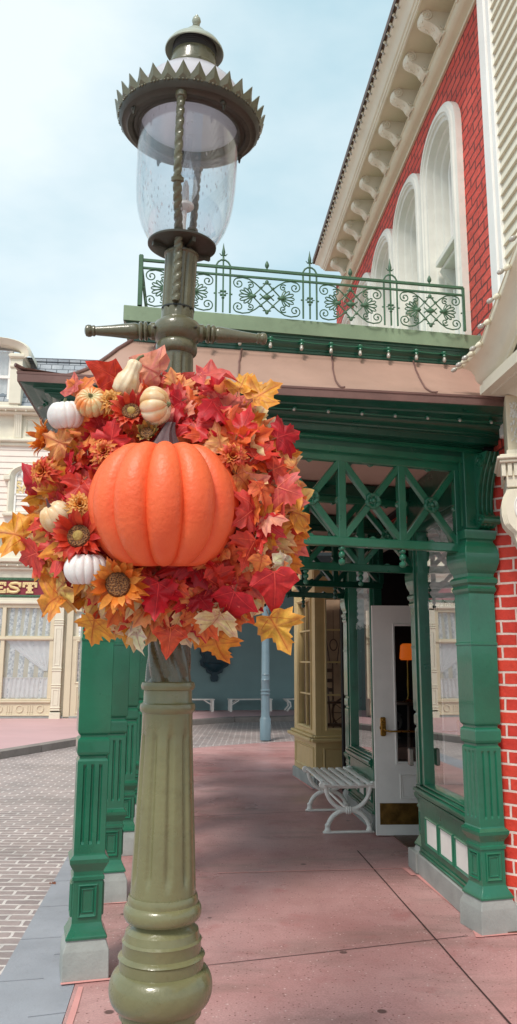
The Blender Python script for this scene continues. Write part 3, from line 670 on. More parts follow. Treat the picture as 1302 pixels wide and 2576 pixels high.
def mum(p, axis, r, cols, label):
    m4 = orient(p, axis, random.random()); m = LeafMB()
    for lift, n, q in ((.0,16,1),(.35,16,.95),(.7,14,.85),(1.0,12,.7),(1.3,8,.55)):
        for k in range(n): petal(m, m4 @ Matrix.Translation((0,0,r*.12*lift)), 2*pi*(k+random.uniform(-.3,.3))/n, r*.12*(1.3-lift*.5), r*q*random.uniform(.75,.95), r*.15, lift, random.choice(cols), -.3)
    o = tinted(m, 'chrysanthemum'); tag(o, label)
MY = [srgb(*c) for c in ((246,190,96),(242,170,70),(250,206,120))]; MO = [srgb(*c) for c in ((242,160,72),(236,120,60),(226,80,50))]
mum(W(280,1012,.13), (.1,-1,.2), .045, MY, 'yellow chrysanthemum between the orange pumpkin and the red sunflower')
mum(W(112,1188,.10), (-.3,-1,.0), .052, MO, 'orange and red chrysanthemum at the left edge')
mum(W(202,1272,.14), (.2,-1,.2), .045, MY, 'yellow chrysanthemum above the large red sunflower')
mum(W(265,1140,.145), (-.1,-1,.2), .048, MO, 'orange chrysanthemum at the upper left of the large pumpkin')
mum(W(585,1150,.14), (.2,-1,.1), .050, MO, 'orange chrysanthemum at the upper right of the large pumpkin')
# ------------------------------------------------------------------ green veranda in front of the shop
ANG = rad(17.47)
E1 = V((cos(ANG), sin(ANG), 0)); N1 = V((sin(ANG), -cos(ANG), 0))      # along the front, and out of it towards the viewer
PL = [V((-.90,4.49,0)) + V((-.117,1.30,0))*i for i in range(5)]
PR = V((1.42,5.22,0)); P2 = V((1.36,6.52,0)); P3 = V((1.085,9.25,0))
ver = thing('veranda', 'dark green wooden shop veranda with fluted posts, copper roof and iron railing', 'veranda', (.3,5.0,0))
SHAFT = [(.19,.105,0),(.20,.105,0),(.207,.100,0),(.216,.096,0),(.236,.085,0),(.25,.080,0),(.262,.076,0),(.466,.076,0),(.47,.083,0),(.486,.083,0),(.492,.077,0),(.512,.077,0),(.520,.080,0),(.54,.092,0),(.555,.099,0),(.575,.101,0),(.58,.096,0),(.592,.084,0),(.60,.081,0),
  (.645,.081,0),(.66,.081,1),(1.035,.081,1),(1.05,.081,0),(1.066,.081,0),(1.078,.072,0),(1.09,.072,0),(1.10,.083,0),(1.112,.086,0),(1.168,.086,0),(1.18,.083,0),(1.188,.073,0),(1.20,.073,0),(1.212,.084,0),(1.225,.087,0),(1.70,.087,0),(1.703,.091,0),(1.716,.091,0),(1.72,.087,0),
  (2.03,.086,0),(2.045,.094,0),(2.062,.098,0),(2.075,.092,0),(2.085,.092,0),(2.10,.103,0),(2.122,.106,0),(2.134,.098,0),(2.14,.088,0),(2.16,.090,0),(2.19,.104,0),(2.235,.115,0),(2.29,.117,0),(2.335,.108,0),(2.365,.094,0),(2.378,.092,0),(2.388,.104,0),(2.41,.108,0),(2.43,.112,0),(2.442,.112,0),(2.45,.09,0),(2.46,.079,0),(2.98,.079,0)]
def sq_ring(hw, d, z, K=1):
    hw *= K; dd = .011*d; pts = []; w = hw*.115
    for s in range(4):
        a = s*pi/2
        loc = [(-hw*.97,-hw),]
        for c in (-.5, 0, .5):
            x = c*hw*1.02
            loc += [(x-w,-hw),(x-w*.35,-hw+dd),(x+w*.35,-hw+dd),(x+w,-hw)]
        loc += [(hw*.97,-hw)]
        for x, y in loc: pts.append(V((x*cos(a)-y*sin(a), x*sin(a)+y*cos(a), z)))
    return pts
def column(P, rot, K=1.0, ztop=2.98, sides=(0,1,2,3), name='column'):
    T = Matrix.Translation(P) @ Matrix.Rotation(rot,4,'Z')
    m = MB(); m.loft([[T @ p for p in sq_ring(hw,d,min(z,ztop),K)] for z,hw,d in SHAFT]); c = m.build(name, M['green'], ver, world=True, angle=14)
    m = MB(); h = .117*K
    rg = []
    for z, e in ((0,h),(.004,h+.002),(.135,h),(.142,h-.003),(.192,h-.022)):
        rg.append([T @ V((x*e,y*e,z)) for x,y in ((-.96,-1),(.96,-1),(1,-.96),(1,.96),(.96,1),(-.96,1),(-1,.96),(-1,-.96))])
    m.loft(rg); b = m.build('stone_base', M['grey_stone'], None, angle=25); b.data.transform(Matrix.Translation(-ver.location)); b.parent = c
    m = MB()
    for s in sides:
        R2 = T @ Matrix.Rotation(s*pi/2,4,'Z')
        mm = MB(); mm.frame(-.049*K,.049*K,.288,.450,.016,.011,-.0762*K); mm.frame(-.030*K,.030*K,.312,.428,.008,.006,-.0762*K)
        m.add([R2 @ p for p in mm.v], mm.f)
    b = m.build('panel_moulding', M['green'], None, angle=20); b.data.transform(Matrix.Translation(-ver.location)); b.parent = c
    return c
for P in PL: column(P, rad(15.7))
column(PR, rad(16.5), 1.07)
column(P2, rad(10), 1.0); column(P3, rad(8), .95)
def rosette(m, C, out, r):
    m4 = orient(C, out, .3)
    m.lathe([(.001,0),(r,0),(r,r*.22),(r*.86,r*.34),(r*.6,r*.30),(r*.42,r*.18),(r*.3,r*.22),(r*.26,r*.42),(r*.16,r*.52),(.001,r*.55)], seg=60, rf=lambda q,z,a,k: q*(1-.11*abs(cos(2.5*a))**8) if q > r*.5 else q, mat=m4)
    for k in range(5):
        a = 2*pi*(k+.5)/5
        m.tube([m4 @ V((r*t*cos(a), r*t*sin(a), r*(.24+.14*sin(pi*t)))) for t in (.3,.5,.7,.88)], [r*.05,r*.075,r*.075,r*.04], 6)
PEND = [(.001,0),(.012,.002),(.020,.012),(.0215,.022),(.021,.033),(.012,.037),(.0095,.042),(.0095,.047),(.017,.052),(.0205,.060),(.0205,.074),(.017,.082),(.012,.085),(.010,.090),(.015,.094),(.021,.100),(.022,.108),(.018,.116),(.001,.118)]
def lattice(A, B, u0, u1, verts, name='frieze_frame', mat='green', ros=True, zb=2.305, zt=2.90, dpth=.05, fr=.0):
    A = V(A); d = (V(B)-A).normalized(); n = V((d.y,-d.x,0)); A = A + n*fr
    def P(u, z, o=0): return A + d*u + n*o + V((0,0,z))
    m = MB()
    m.beam(P(u0,zb+.03), P(u1,zb+.03), dpth, .060, ch=.006); m.beam(P(u0,zt-.02), P(u1,zt-.02), dpth, .055, ch=.006)
    xs = [u0+.012] + sorted(v for v in verts if u0+.1 < v < u1-.1) + [u1-.012]
    for v in xs: m.box(-.026,.026,-dpth/2+.002,dpth/2-.002,zb+.05,zt-.04, Matrix.Translation(A+d*v) @ Matrix.Rotation(math.atan2(d.y,d.x),4,'Z'), ch=.005)
    nt = MB()
    for a, b in zip(xs, xs[1:]):
        if b-a < .2: continue
        m.beam(P(a+.02,zb+.05), P(b-.02,zt-.04), dpth-.008, .043, up=n, ch=.004) if False else None
        for (p, q, k) in ((P(a+.015,zb+.06),P(b-.015,zt-.05),0),(P(a+.015,zt-.05),P(b-.015,zb+.06),.003)):
            t = (q-p).normalized(); m.beam(p, q, .044, dpth-.008-k, up=n, ch=.004)
        mid = (a+b)/2
        for z, s in ((zb+.062,1),(zt-.05,-1)):
            T = Matrix.Translation(P(mid,z)) @ Matrix.Rotation(math.atan2(d.y,d.x),4,'Z'); m.plate([(-.022,0),(.022,0),(.004,.012*s),(-.004,.012*s)], .03, T @ Matrix.Translation((0,-.015,0)))
        for u, s in ((a+.026,1),(b-.026,-1)):
            T = Matrix.Translation(P(u,(zb+zt)/2)) @ Matrix.Rotation(math.atan2(d.y,d.x),4,'Z'); m.plate([(0,-.022),(s*.012,-.004),(s*.012,.004),(0,.022)], .03, T @ Matrix.Translation((0,-.015,0)))
    o = m.build(name, M[mat], ver, world=True, angle=30)
    for a, b in zip(xs, xs[1:]):
        if b-a < .2 or not ros: continue
        r = MB(); rosette(r, P((a+b)/2,(zb+zt)/2+.005,dpth/2-.006), n, .056); ch = r.build('rosette', M[mat], None, angle=50); ch.data.transform(Matrix.Translation(-ver.location)); ch.parent = o
    for v in verts:
        if u0 < v < u1:
            r = MB(); r.lathe(PEND, c=P(v, zb-.118), seg=24); ch = r.build('pendant', M[mat], None, angle=50); ch.data.transform(Matrix.Translation(-ver.location)); ch.parent = o
    return o
sp = .4236
vf = [1.917 - sp*i + 0 for i in range(-1, 5)]
lattice(PL[0], PR, .085, 2.345, [v for v in vf if v < 2.2])
L2 = (P2-PL[1]).length; lattice(PL[1], P2, .085, L2-.08, [L2-.09-.47*i for i in range(1,5)])
PX = P3 + S*(-1.35); PX2 = V((1.235,7.92,0))
lattice(PL[2], PX2, .085, (PX2-PL[2]).length, [.5*i for i in range(1,5)], mat='green_shaded', ros=False)
lattice(PL[3], P3, .085, (P3-PL[3]).length-.08, [.47*i for i in range(1,5)], mat='green_shaded')
for i in range(4): lattice(PL[i+1], PL[i], .085, 1.22, [.65], mat='green_shaded')
# beams, ceiling
m = MB()
EL = PL[0] - E1*.10; ER = PR + E1*.16
m.beam(EL+V((0,0,2.935)), ER+V((0,0,2.935)), .13, .07, ch=.004)
m.beam(PL[0]+V((0,0,2.937)), PL[4]+S*2+V((0,0,2.937)), .12, .07)
m.beam(EL+N1*.03+V((0,0,2.985)), ER+N1*.03+V((0,0,2.985)), .14, .024, ch=.003)
m.build('front_beam', M['green'], ver, world=True)
for a, b in ((PL[1],P2),(PL[2],PX2),(PL[3],P3)):
    m = MB(); m.beam(a+V((0,0,2.955)), b+V((0,0,2.955)), .12, .10, ch=.005); m.build('cross_beam', M['green_shaded'], ver, world=True)
m = MB(); c = [PL[0]+V((.02,.04,0)), PR+V((.5,.19,0)), PR+V((.35,5.2,0)), PL[4]+V((0,1.0,0))]
m.add([p+V((0,0,3.02)) for p in c]+[p+V((0,0,3.05)) for p in c], [(0,1,2,3),(7,6,5,4),(0,4,5,1),(1,5,6,2),(2,6,7,3),(3,7,4,0)])
m.build('ceiling', M['ceiling'], ver, world=True, smooth=False)
for t in (.8, 1.6): 
    m = MB(); a = lerp(PL[0], PR, t/2.4); m.beam(a+V((0,.3,3.0)), a+S*1.1+V((.02,.1,3.0)), .07, .05); m.build('ceiling_batten', M['green_shaded'], ver, world=True)
# eave: a moulded cove swept between the post line and the outer edge, round the left corner
R_i, C_i, B_i = ER+N1*.07, EL+N1*.07+V((-.0,0,0)), None
C_i = PL[0] + V((-.10,-.10,0)); B_i = C_i + S*7.5
R_i = PR + V((.19,-.01,0))
_a, _b = at_z(42,957,3.12), at_z(1270,1020,3.12); _d = (_b-_a).normalized(); R_o, C_o = _b + _d*.08, _a; R_o.z = C_o.z = 0; B_o = C_o + S*7.5
def rowpath(w, z, pi_=(R_i,C_i,B_i), po=(R_o,C_o,B_o), n1=1): return [lerp(a, b, w) + V((0,0,z)) for a, b in zip(pi_, po)]
EAVE = [(0,2.94),(.0,2.99),(.05,2.992),(.055,3.020),(.08,3.022),(.085,3.008),(.11,3.008),(.115,3.026),(.14,3.028),(.145,3.014),(.17,3.014),(.175,3.032),(.215,3.034),(.22,3.010),(.275,3.012),(.28,3.030),(.285,3.056),(.30,3.060),(.36,3.061),(.37,3.072),(.42,3.076),(.48,3.084),(.53,3.096),(.545,3.104),(.60,3.106),(.615,3.114),(.66,3.118),(.76,3.128),(.775,3.138),(.84,3.142),(.90,3.150),(.955,3.156),(.965,3.16)]
EAVE = [(w, 2.94+(z-2.94)*(.18/.22)) for w, z in EAVE]
m = MB(); m.sweep([rowpath(w,z) for w,z in EAVE]); eave = m.build('eave', M['green_shaded'], ver, world=True, angle=22)
CE = [(.965,3.119),(.99,3.117),(.992,3.124),(.995,3.160),(1.005,3.162),(1.008,3.172),(.985,3.177)]
m = MB(); m.sweep([rowpath(w,z) for w,z in CE]); m.build('roof_edge', M['copper_edge'], ver, world=True, angle=22)
_a, _b = at_z(601,879,3.60), at_z(1153,919,3.60); _d = (_b-_a).normalized(); _d = _d/_d.x; R_u, C_u = _b + _d*(1.60-_b.x), _a + _d*(-.80-_a.x); R_u.z = C_u.z = 0; B_u = C_u + S*7.0
print('upper', R_u, C_u)
def roofrow(t): 
    return rowpath(t, 3.175 + .425*(.42*t + .58*t**2.1), (R_o,C_o,B_o), (R_u,C_u,B_u))
m = MB(); rows = []
for i in range(15):
    rp = roofrow(i/14); full = []
    for k in range(13): full.append(lerp(rp[0], rp[1], k/12))
    full[-1] = rp[1] + V((-.012,-.012,.025*(1-i/14)**6))
    sag = .060*sin(pi*min(1,(i/14)*1.15 if i < 13 else 1))*(1 if i not in (0,14) else 0)
    for k in range(13): full[k] = full[k] - V((0,0,sag*(k/12)**7))
    for k in range(1,7): full.append(lerp(rp[1], rp[2], k/6) - V((0,0,sag)))
    rows.append(full)
m.sweep(rows); roof = m.build('copper_roof', M['copper'], ver, world=True, angle=30)
m = MB()
def seam(uf, side=0, r=.006):
    pts = []
    for i in range(15):
        rp = roofrow(i/14); a, b = (rp[0], rp[1]) if side == 0 else (rp[1], rp[2]); pts.append(lerp(a, b, uf) + V((random.uniform(-.003,.003),-.004,.006)))
    m.tube(pts, r, 6)
SEAMS = []
def seam2(px, py):
    U = at_z(px, py, 3.6); U.z = 0; d = C_o-R_o; u0 = (U-R_o).dot(d)/d.dot(d) + .022; d = C_u-R_u; u1 = (U-R_u).dot(d)/d.dot(d); pts = []
    for i in range(15):
        rp = roofrow(i/14); u = u0+(u1-u0)*i/14; pts.append(lerp(rp[0], rp[1], u) + V((random.uniform(-.003,.003),-.004,.006)))
    m = MB(); m.tube(pts, .006, 6); SEAMS.append(m)
for q in ((608,880),(835,897),(1040,911),(395,864)): seam2(*q)
for uf in (.15,.3,.45): m = MB(); seam(uf, 1); SEAMS.append(m)
m = MB(); SEAMS.append(m)
pts = [roofrow(i/14)[1] + V((-.01,-.012,.008+.025*(1-i/14)**6-.060*sin(pi*min(1,(i/14)*1.15 if i < 13 else 1))*(1 if i not in (0,14) else 0))) for i in range(15)]; m.tube(pts, .012, 8)
for m in SEAMS: o = m.build('roof_seam', M['copper_edge'], None); o.data.transform(Matrix.Translation(-ver.location)); o.parent = roof
# upper moulding and the ledge that carries the railing
R_l, C_l = V((1.59,5.155,0)), V((-.857,4.680,0)); B_l = C_l + S*6.8
UP = [(-.25,3.575),(.02,3.585),(.03,3.600),(.12,3.602),(.14,3.618),(.22,3.620),(.235,3.632),(.40,3.642),(.52,3.655),(.60,3.672),(.615,3.684),(.70,3.686),(.715,3.698),(.90,3.702),(.97,3.704)]
m = MB(); m.sweep([rowpath(w,z,(R_u,C_u,B_u),(R_l,C_l,B_l)) for w,z in UP]); upm = m.build('upper_moulding', M['green_shaded'], ver, world=True, angle=22)
m = MB(); m.sweep([rowpath(w,z,(R_u,C_u,B_u),(R_l,C_l,B_l)) for w,z in ((.8,3.703),(1,3.705),(1.0,3.80),(.96,3.806),(-.5,3.812))])
a, b = C_u + V((.3,.1,3.811)), R_u+V((0,.1,3.811)); m.add([a,b,b+V((0,2.4,0)),a+V((0,4,0))], [(0,1,2,3)])
m.build('ledge', M['ledge'], ver, world=True, angle=25)
# bulbs on both mouldings with their cable
def bulb(parent, P, dirn, scale=1.0, sock='green', gl='bulbglass'):
    m4 = orient(P, dirn); k = scale
    m = MB(); m.lathe([(r*k,z*k) for r,z in ((.001,-.004),(.016,-.004),(.017,.004),(.012,.010),(.0115,.016),(.0135,.020),(.0135,.030),(.010,.033),(.001,.034))], seg=16, mat=m4)
    o = m.build('lamp_socket', M[sock], None, angle=45); o.data.transform(Matrix.LocRotScale(root_of(parent).location, root_of(parent).rotation_euler, None).inverted()); o.parent = parent
    m = MB(); m.lathe([(r*k,z*k) for r,z in ((.001,.032),(.007,.034),(.0095,.042),(.012,.054),(.0115,.064),(.008,.071),(.001,.074))], seg=14, mat=m4)
    o = m.build('light_bulb', M[gl], None, angle=60); o.data.transform(Matrix.LocRotScale(root_of(parent).location, root_of(parent).rotation_euler, None).inverted()); o.parent = parent
def root_of(o):
    while o.parent is not None: o = o.parent
    return o
def cable(parent, pts, sag=.01, r=.0032, mat='green', name='cable'):
    full = []
    for a, b in zip(pts, pts[1:]):
        for i in range(8): t = i/8; full.append(lerp(a, b, t) + V((0,0,-sag*4*t*(1-t))))
    full.append(V(pts[-1])); m = MB(); m.tube(full, r, 6); o = m.build(name, M[mat], None)
    o.data.transform(Matrix.LocRotScale(root_of(parent).location, root_of(parent).rotation_euler, None).inverted()); o.parent = parent
low = [rowpath(.665, 3.083)[0] + (rowpath(.665,3.083)[1]-rowpath(.665,3.083)[0])*t for t in [(.045+.0735*k) for k in range(13)]]
for p in low: bulb(eave, p, (-.12,-.75,-.45), .8)
cable(eave, [rowpath(.66,3.080)[0]+V((0,-.004,-.004))] + [p+V((0,-.006,-.008)) for p in low], .004, .0035)
ul = rowpath(.50, 3.650, (R_u,C_u,B_u), (R_l,C_l,B_l))
upb = [at_z(x, y, 3.652) for x, y in ((682,854),(760,861),(834,868),(907,874),(978,880),(1048,885),(1118,891))]
d_ = (upb[-1]-upb[0])/6; upb = [upb[0]-d_*k for k in range(4,0,-1)] + upb
for p in upb: bulb(upm, p+V((0,0,.008)), (-.05,-.22,-1), 1.0)
cable(upm, [upb[0]-d_*.3]+[p+V((0,-.015,.0)) for p in upb]+[upb[-1]+d_*.6], .006, .0035)
side = [lerp(rowpath(.67,3.084)[1], rowpath(.67,3.084)[2], k*.03+.03) for k in range(9)]
for p in side: bulb(eave, p, (-.7,-.1,-.5), .8)
# scroll bracket on the right-hand pilaster
T = Matrix.Translation(PR + E1*.055) @ Matrix.Rotation(rad(16.5),4,'Z')
def sprof(z):      # outward reach of the console by height
    K = [(2.46,.055),(2.475,.085),(2.50,.10),(2.53,.095),(2.555,.06),(2.58,.05),(2.66,.055),(2.75,.075),(2.83,.11),(2.89,.15),(2.93,.175),(2.955,.18)]
    for (a,b),(c,d) in zip(K, K[1:]):
        if a <= z <= c: return b+(d-b)*(z-a)/(c-a)
    return K[-1][1]
m = MB()
def console(m, T, z0, z1, w, base, fn, grooves=True):
    rings = []
    n = 26
    for i in range(n+1):
        z = z0+(z1-z0)*i/n; y = -base-fn(z); ring = [(-w, -base+.02), (-w, y+.012), (-w*.92, y)]
        for g in (-.55, 0, .55): ring += [((g-.16)*w, y), ((g-.06)*w, y+.009), ((g+.06)*w, y+.009), ((g+.16)*w, y)]
        ring += [(w*.92, y), (w, y+.012), (w, -base+.02)]
        rings.append([T @ V((x,yy,z)) for x,yy in ring])
    m.loft(rings)
console(m, T, 2.46, 2.95, .060, .079, lambda z: sprof(z)-.03)
for zc, yc, r in ((2.508,-.145,.030),(2.895,-.150,.045)):
    for sx in (-1,1):
        pts = [T @ V((sx*.063, yc+.0+r*(1-t*.8)*sin(t*11), zc+r*(1-t*.8)*cos(t*11))) for t in [i/24 for i in range(25)]]; m.tube(pts, .006, 6)
    m.lathe([(r*.98,-.064),(r,-.05),(r*.86,-.03),(r,-.012),(r,.012),(r*.86,.03),(r,.05),(r*.98,.064)], seg=20, mat=T @ Matrix.Translation((0,yc,zc)) @ Matrix.Rotation(pi/2,4,'Y'))
m.build('scroll_bracket', M['green'], ver, world=True, angle=35)
m = MB()
for s in (-.115, -.07): m.box(s-.006,s+.006,-.086,-.080,2.47,2.90, Matrix.Translation(PR) @ Matrix.Rotation(rad(16.5),4,'Z'))
m.build('pilaster_moulding', M['green'], ver, world=True)
# iron railing on the ledge
rb0, rb1 = at_z(352,769,3.812), at_z(1170,833,3.812)
RD = (rb1-rb0).normalized(); RL = (rb1-rb0).length; RN = V((RD.y,-RD.x,0)); RH = .315
def RP(u, z, o=0): return rb0 + RD*u + RN*o + V((0,0,z))
railing = bpy.data.objects.new('x', None)
m = MB()
m.beam(RP(0,RH), RP(RL,RH), .018, .016); m.beam(RP(0,RH*.83), RP(RL,RH*.83), .014, .012)
m.beam(RP(0,0), RP(0,RH*1.1), .03, .022, up=RD); m.beam(RP(0,.0), RP(0,RH*1.09), .02, .03, up=RD); m.beam(RP(RL,0), RP(RL,RH), .016, .016, up=RD)
m.beam(RP(0,RH*.98), RP(0,RH*.98)+S*4, .016, .016); m.beam(RP(0,RH*.83), RP(0,RH*.83)+S*4, .012, .012)
rail_o = m.build('railing', M['rail'], ver, world=True)
def ub(x, y): p = at_z(x, y, 3.812); return (p-rb0).dot(RD)
pairs = [ub(560,789), ub(780,804), ub(985,819)]
ext = pairs[1]-pairs[0]
def spiral(m, c, r, a0, turns, sgn, rt=.0042, flip=1):
    pts = []
    for i in range(22):
        t = i/21; rr = r*(1-.86*t); a = a0 + sgn*turns*2*pi*t; pts.append(RP(c[0]+flip*rr*cos(a)*1.0, c[1]+rr*sin(a)))
    m.tube(pts, [rt]*19+[rt*1.2,rt*1.5,rt*1.8], 6); return pts[0]
def rpanel(u0, u1, name='railing_panel'):
    m = MB(); w = u1-u0; h = RH*.79; z0 = .004
    P = lambda a, b: RP(u0+a*w, z0+b*h)
    def bar(pts, r=.0045): m.tube([P(*q) for q in pts], r, 6)
    for f in (0, 1):
        X = (lambda a: a) if f == 0 else (lambda a: 1-a); s = 1 if f == 0 else -1
        # long diagonals curling into corner scrolls, mirrored top and bottom
        for g in (0, 1):
            Y = (lambda b: b) if g == 0 else (lambda b: 1-b); q = 1 if g == 0 else -1
            bar([(X(.10),Y(.985)),(X(.17),Y(.99)),(X(.25),Y(.97)),(X(.33),Y(.89)),(X(.42),Y(.74)),(X(.56),Y(.50)),(X(.70),Y(.26)),(X(.80),Y(.10))] if False else [(X(.08),Y(.97)),(X(.16),Y(1.0)),(X(.25),Y(.97)),(X(.34),Y(.86)),(X(.47),Y(.64)),(X(.60),Y(.42))])
            bar([(X(.30),Y(.50)),(X(.40),Y(.70)),(X(.50),Y(.92))])
            for (cx_, cz_, rr, a0, tr) in ((.105,.83,.155,pi*.5,1.45),(.27,.80,.10,pi*.75,1.25)):
                pts = []
                for i in range(22):
                    t = i/21; r_ = rr*h*(1-.84*t); a = a0 + (1 if cx_ < .2 else -1)*tr*2*pi*t
                    pts.append(RP(u0+X(cx_)*w + s*r_*cos(a), z0+h*Y(cz_) + q*r_*sin(a)))
                m.tube(pts, [.0042]*18+[.005,.006,.007,.008], 6)
            m.ball(P(X(.415),Y(.755)), .009, 8, 6, (1.5,.8,1)); 
        # palmette: a fan of seven loops
        C0 = P(X(.30), .5)
        for k in range(7):
            a = pi + (k-3)*.37; L = h*(.36 if k in (2,3,4) else (.31 if k in (1,5) else .25)); pts = []
            for i in range(13):
                t = 2*pi*i/12; lx = L*(.52+.48*cos(t)) if True else 0; ly = L*.105*sin(t)*(1.0+.5*cos(t))
                uu = (lx*cos(a) - ly*sin(a))*s; vv = lx*sin(a)+ly*cos(a); pts.append(C0 + RD*uu + V((0,0,vv)))
            m.tube(pts[:-1], .0042, 6, closed=True)
        m.ball(C0, .016, 10, 8, (1.6,.7,.9)); m.ball(C0 + RD*(s*.012), .011, 8, 6)
        m.beam(P(X(.02),.5), P(X(.0),.5), .008, .008)
    m.ball(P(.5,.5), .020, 10, 8, (1.5,.6,.85))
    for b, q in ((.97,1),(.03,-1)):
        m.ball(P(.5,b-.05*q), .013, 8, 6, (1,.6,1.3)); 
        for s in (-1,1): m.ball(P(.5+s*.035,b-.09*q), .008, 8, 6, (1.6,.6,.7))
    # small bud finial on the top rail
    m.lathe([(.004,0),(.007,.004),(.005,.014),(.009,.018),(.0145,.030),(.013,.044),(.007,.058),(.001,.068)], c=RP((u0+u1)/2, RH+.004), seg=14)
    o = m.build(name, M['rail'], None, angle=50); o.data.transform(Matrix.Translation(-ver.location)); o.parent = rail_o
hw = .046
ends = [(0.012, pairs[0]-ext+hw)] if False else []
xs_ = [pairs[0]-hw, pairs[0]+hw, pairs[1]-hw, pairs[1]+hw, pairs[2]-hw, pairs[2]+hw]
for a, b in ((.014, pairs[0]-hw),(xs_[1],xs_[2]),(xs_[3],xs_[4]),(xs_[5],RL-.008)): rpanel(a+.006, b-.006)
for u in pairs:
    m = MB()
    m.tube([RP(u-hw,0),RP(u-hw,RH*.6),RP(u-hw,RH+.012),RP(u-hw*.72,RH+.036),RP(u-hw*.28,RH+.05),RP(u,RH+.046),RP(u+hw*.28,RH+.05),RP(u+hw*.72,RH+.036),RP(u+hw,RH+.012),RP(u+hw,RH*.6),RP(u+hw,0)], .0062, 8)
    m.beam(RP(u,0), RP(u,RH+.05), .010, .010, up=RD)
    m.lathe([(.006,0),(.010,.004),(.007,.012),(.006,.03),(.008,.035),(.010,.04),(.012,.06),(.006,.09),(.001,.125)], c=RP(u,RH+.045), seg=12)
    for s in (-1,1): m.tube([RP(u,RH+.085),RP(u+s*.014,RH+.082),RP(u+s*.026,RH+.096)], [.006,.005,.002], 6)
    m.lathe([(.008,0),(.011,.005),(.008,.012)], c=RP(u,RH*.3), seg=10)
    for a in range(4): m.ball(RP(u+.018*cos(a*pi/2+.785), RH*.42+.018*sin(a*pi/2+.785)), .009, 8, 6)
    for s in (-1,1): m.ball(RP(u+s*.024,RH*.42), .006, 8, 6, (1.6,.7,.7))
    o = m.build('railing_post', M['rail'], None, angle=50); o.data.transform(Matrix.Translation(-ver.location)); o.parent = rail_o
# flashing where the ledge meets the brick
m = MB(); a = R_l + V((-.0,.02,3.812)); m.add([a, a+V((-.09,.12,0)), a+V((0,.16,0)), a+V((.01,.1,.13)), a+V((.02,.02,.10))], [(0,1,2),(0,4,1),(4,3,1),(1,3,2),(0,2,3,4)])
m.build('lead_flashing', M['steel'], ver, world=True, smooth=False)

# ------------------------------------------------------------------ shop front under the veranda
FS = Matrix.Translation((1.38,5.1,0)) @ Matrix.Rotation(rad(95),4,'Z')
shop = thing('shop_front', 'green shop front with display windows and an open white door under the veranda', 'shop front', (1.38,5.1,0), rad(95))
def B_(name, mat, boxes, ch=0, parent=None, **kw):
    m = MB()
    for b in boxes: m.box(*b, ch=ch)
    o = m.build(name, M[mat], None, **kw); o.parent = parent or shop; return o
def bay(t0, t1, frames):
    B_('plinth', 'grey_stone', [(t0,t1,-.12,.032,0,.150)], .006)
    m = MB()
    m.box(t0,t1,-.10,0,.148,.615)
    m.box(t0,t1,-.0,.020,.150,.172, ch=.006); m.box(t0,t1,-.0,.010,.172,.196, ch=.004)
    m.box(t0,t1,0,.018,.560,.580, ch=.004); m.box(t0,t1,0,.034,.590,.612, ch=.006)
    b = m.build('bulkhead', M['green'], None); b.parent = shop
    for a, c in frames:
        m = MB(); m.box(a+.018,c-.018,0.0,.006,.262,.428); w_ = m.build('white_panel', M['white'], None); w_.parent = b
        m = MB(); m.frame(a,c,.242,.448,.024,.018,0.0, sgn=1); w_ = m.build('panel_frame', M['green'], None, angle=25); w_.parent = b
    B_('window_sill', 'green', [(t0-.01,t1+.01,-.12,.050,.612,.640),(t0,t1,-.12,.030,.640,.660),(t0,t1,-.10,.005,.660,.682)], .007)
    dy = (t1-t0)*.5*sin(rad(.8)); m = MB(); m.add([(t0,-.043-dy,.68),(t1,-.043+dy,.68),(t1,-.043+dy,2.66),(t0,-.043-dy,2.66)], [(0,1,2,3)]); g = m.build('window_pane', M['pane'], None, smooth=False); g.parent = shop
    B_('window_head', 'green_shaded', [(t0-.05,t1+.05,-.10,.02,2.66,3.01),(t0,t1,-.07,.01,2.62,2.66)], .005)
def fr(xs, y=2150): return xs
bay(.20, 1.36, ((.235,.535),(.565,.865),(.895,1.195)))
bay(2.92, 4.05, ((2.98,3.26),(3.29,3.57),(3.60,3.88)))
# mullion beside each window pilaster
for q in ((1.20,1.27,-.10,.005,.66,2.66),(1.275,1.30,-.1,.018,.66,2.66),(.14,.20,-.10,.01,.66,2.66),(3.93,3.98,-.1,.01,.66,2.66),(2.88,2.93,-.1,.01,.15,2.66)): B_('mullion', 'green', [q], .006)
for q in ((1.36,1.58,-.16,.045,0,.150),(2.84,2.93,-.16,.04,0,.150),(4.03,4.3,-.16,.04,0,.150)): B_('plinth', 'grey_stone', [q], .006)
B_('door_jamb', 'green_shaded', [(2.83,2.88,-.10,-.02,.0,3.0)], .005)
# blinds: ruched swags with tassels
def blind(t0, t1, ztop, zbot, y, lobes):
    m = MB(); nx, nz = 46*lobes//2, 40; rows = []
    for j in range(nz+1):
        row = []
        for i in range(nx+1):
            u = i/nx; v = j/nz; ph = (u*lobes) % 1; sw = 4*ph*(1-ph)
            zb = zbot - .055*sw; z = ztop + (zb-ztop)*v
            zz = v*9 + sw*.9
            yy = y + .016*sin(zz*2*pi)*(.3+.7*sw) - .018*abs(cos(pi*ph))**6 + .006*sin(40*u+9*v)
            row.append(V((t0+(t1-t0)*u, yy, z)))
        rows.append(row)
    m.sweep(rows); o = m.build('ruched_blind', M['curtain'], None, angle=80); o.parent = shop
    m = MB()
    for k in range(lobes+1):
        t = t0+(t1-t0)*k/lobes; m.lathe([(.001,0),(.009,.003),(.010,.05),(.006,.058),(.008,.066),(.001,.07)], c=(t,y,zbot-.075), seg=8)
    for k in range(lobes*7):
        t = t0+(t1-t0)*k/(lobes*7); ph = (k/7) % 1; m.lathe([(.001,0),(.003,.003),(.003,.028)], c=(t,y,zbot-.055*4*ph*(1-ph)-.03), seg=5)
    q = m.build('tassel_fringe', M['curtain'], None); q.parent = o
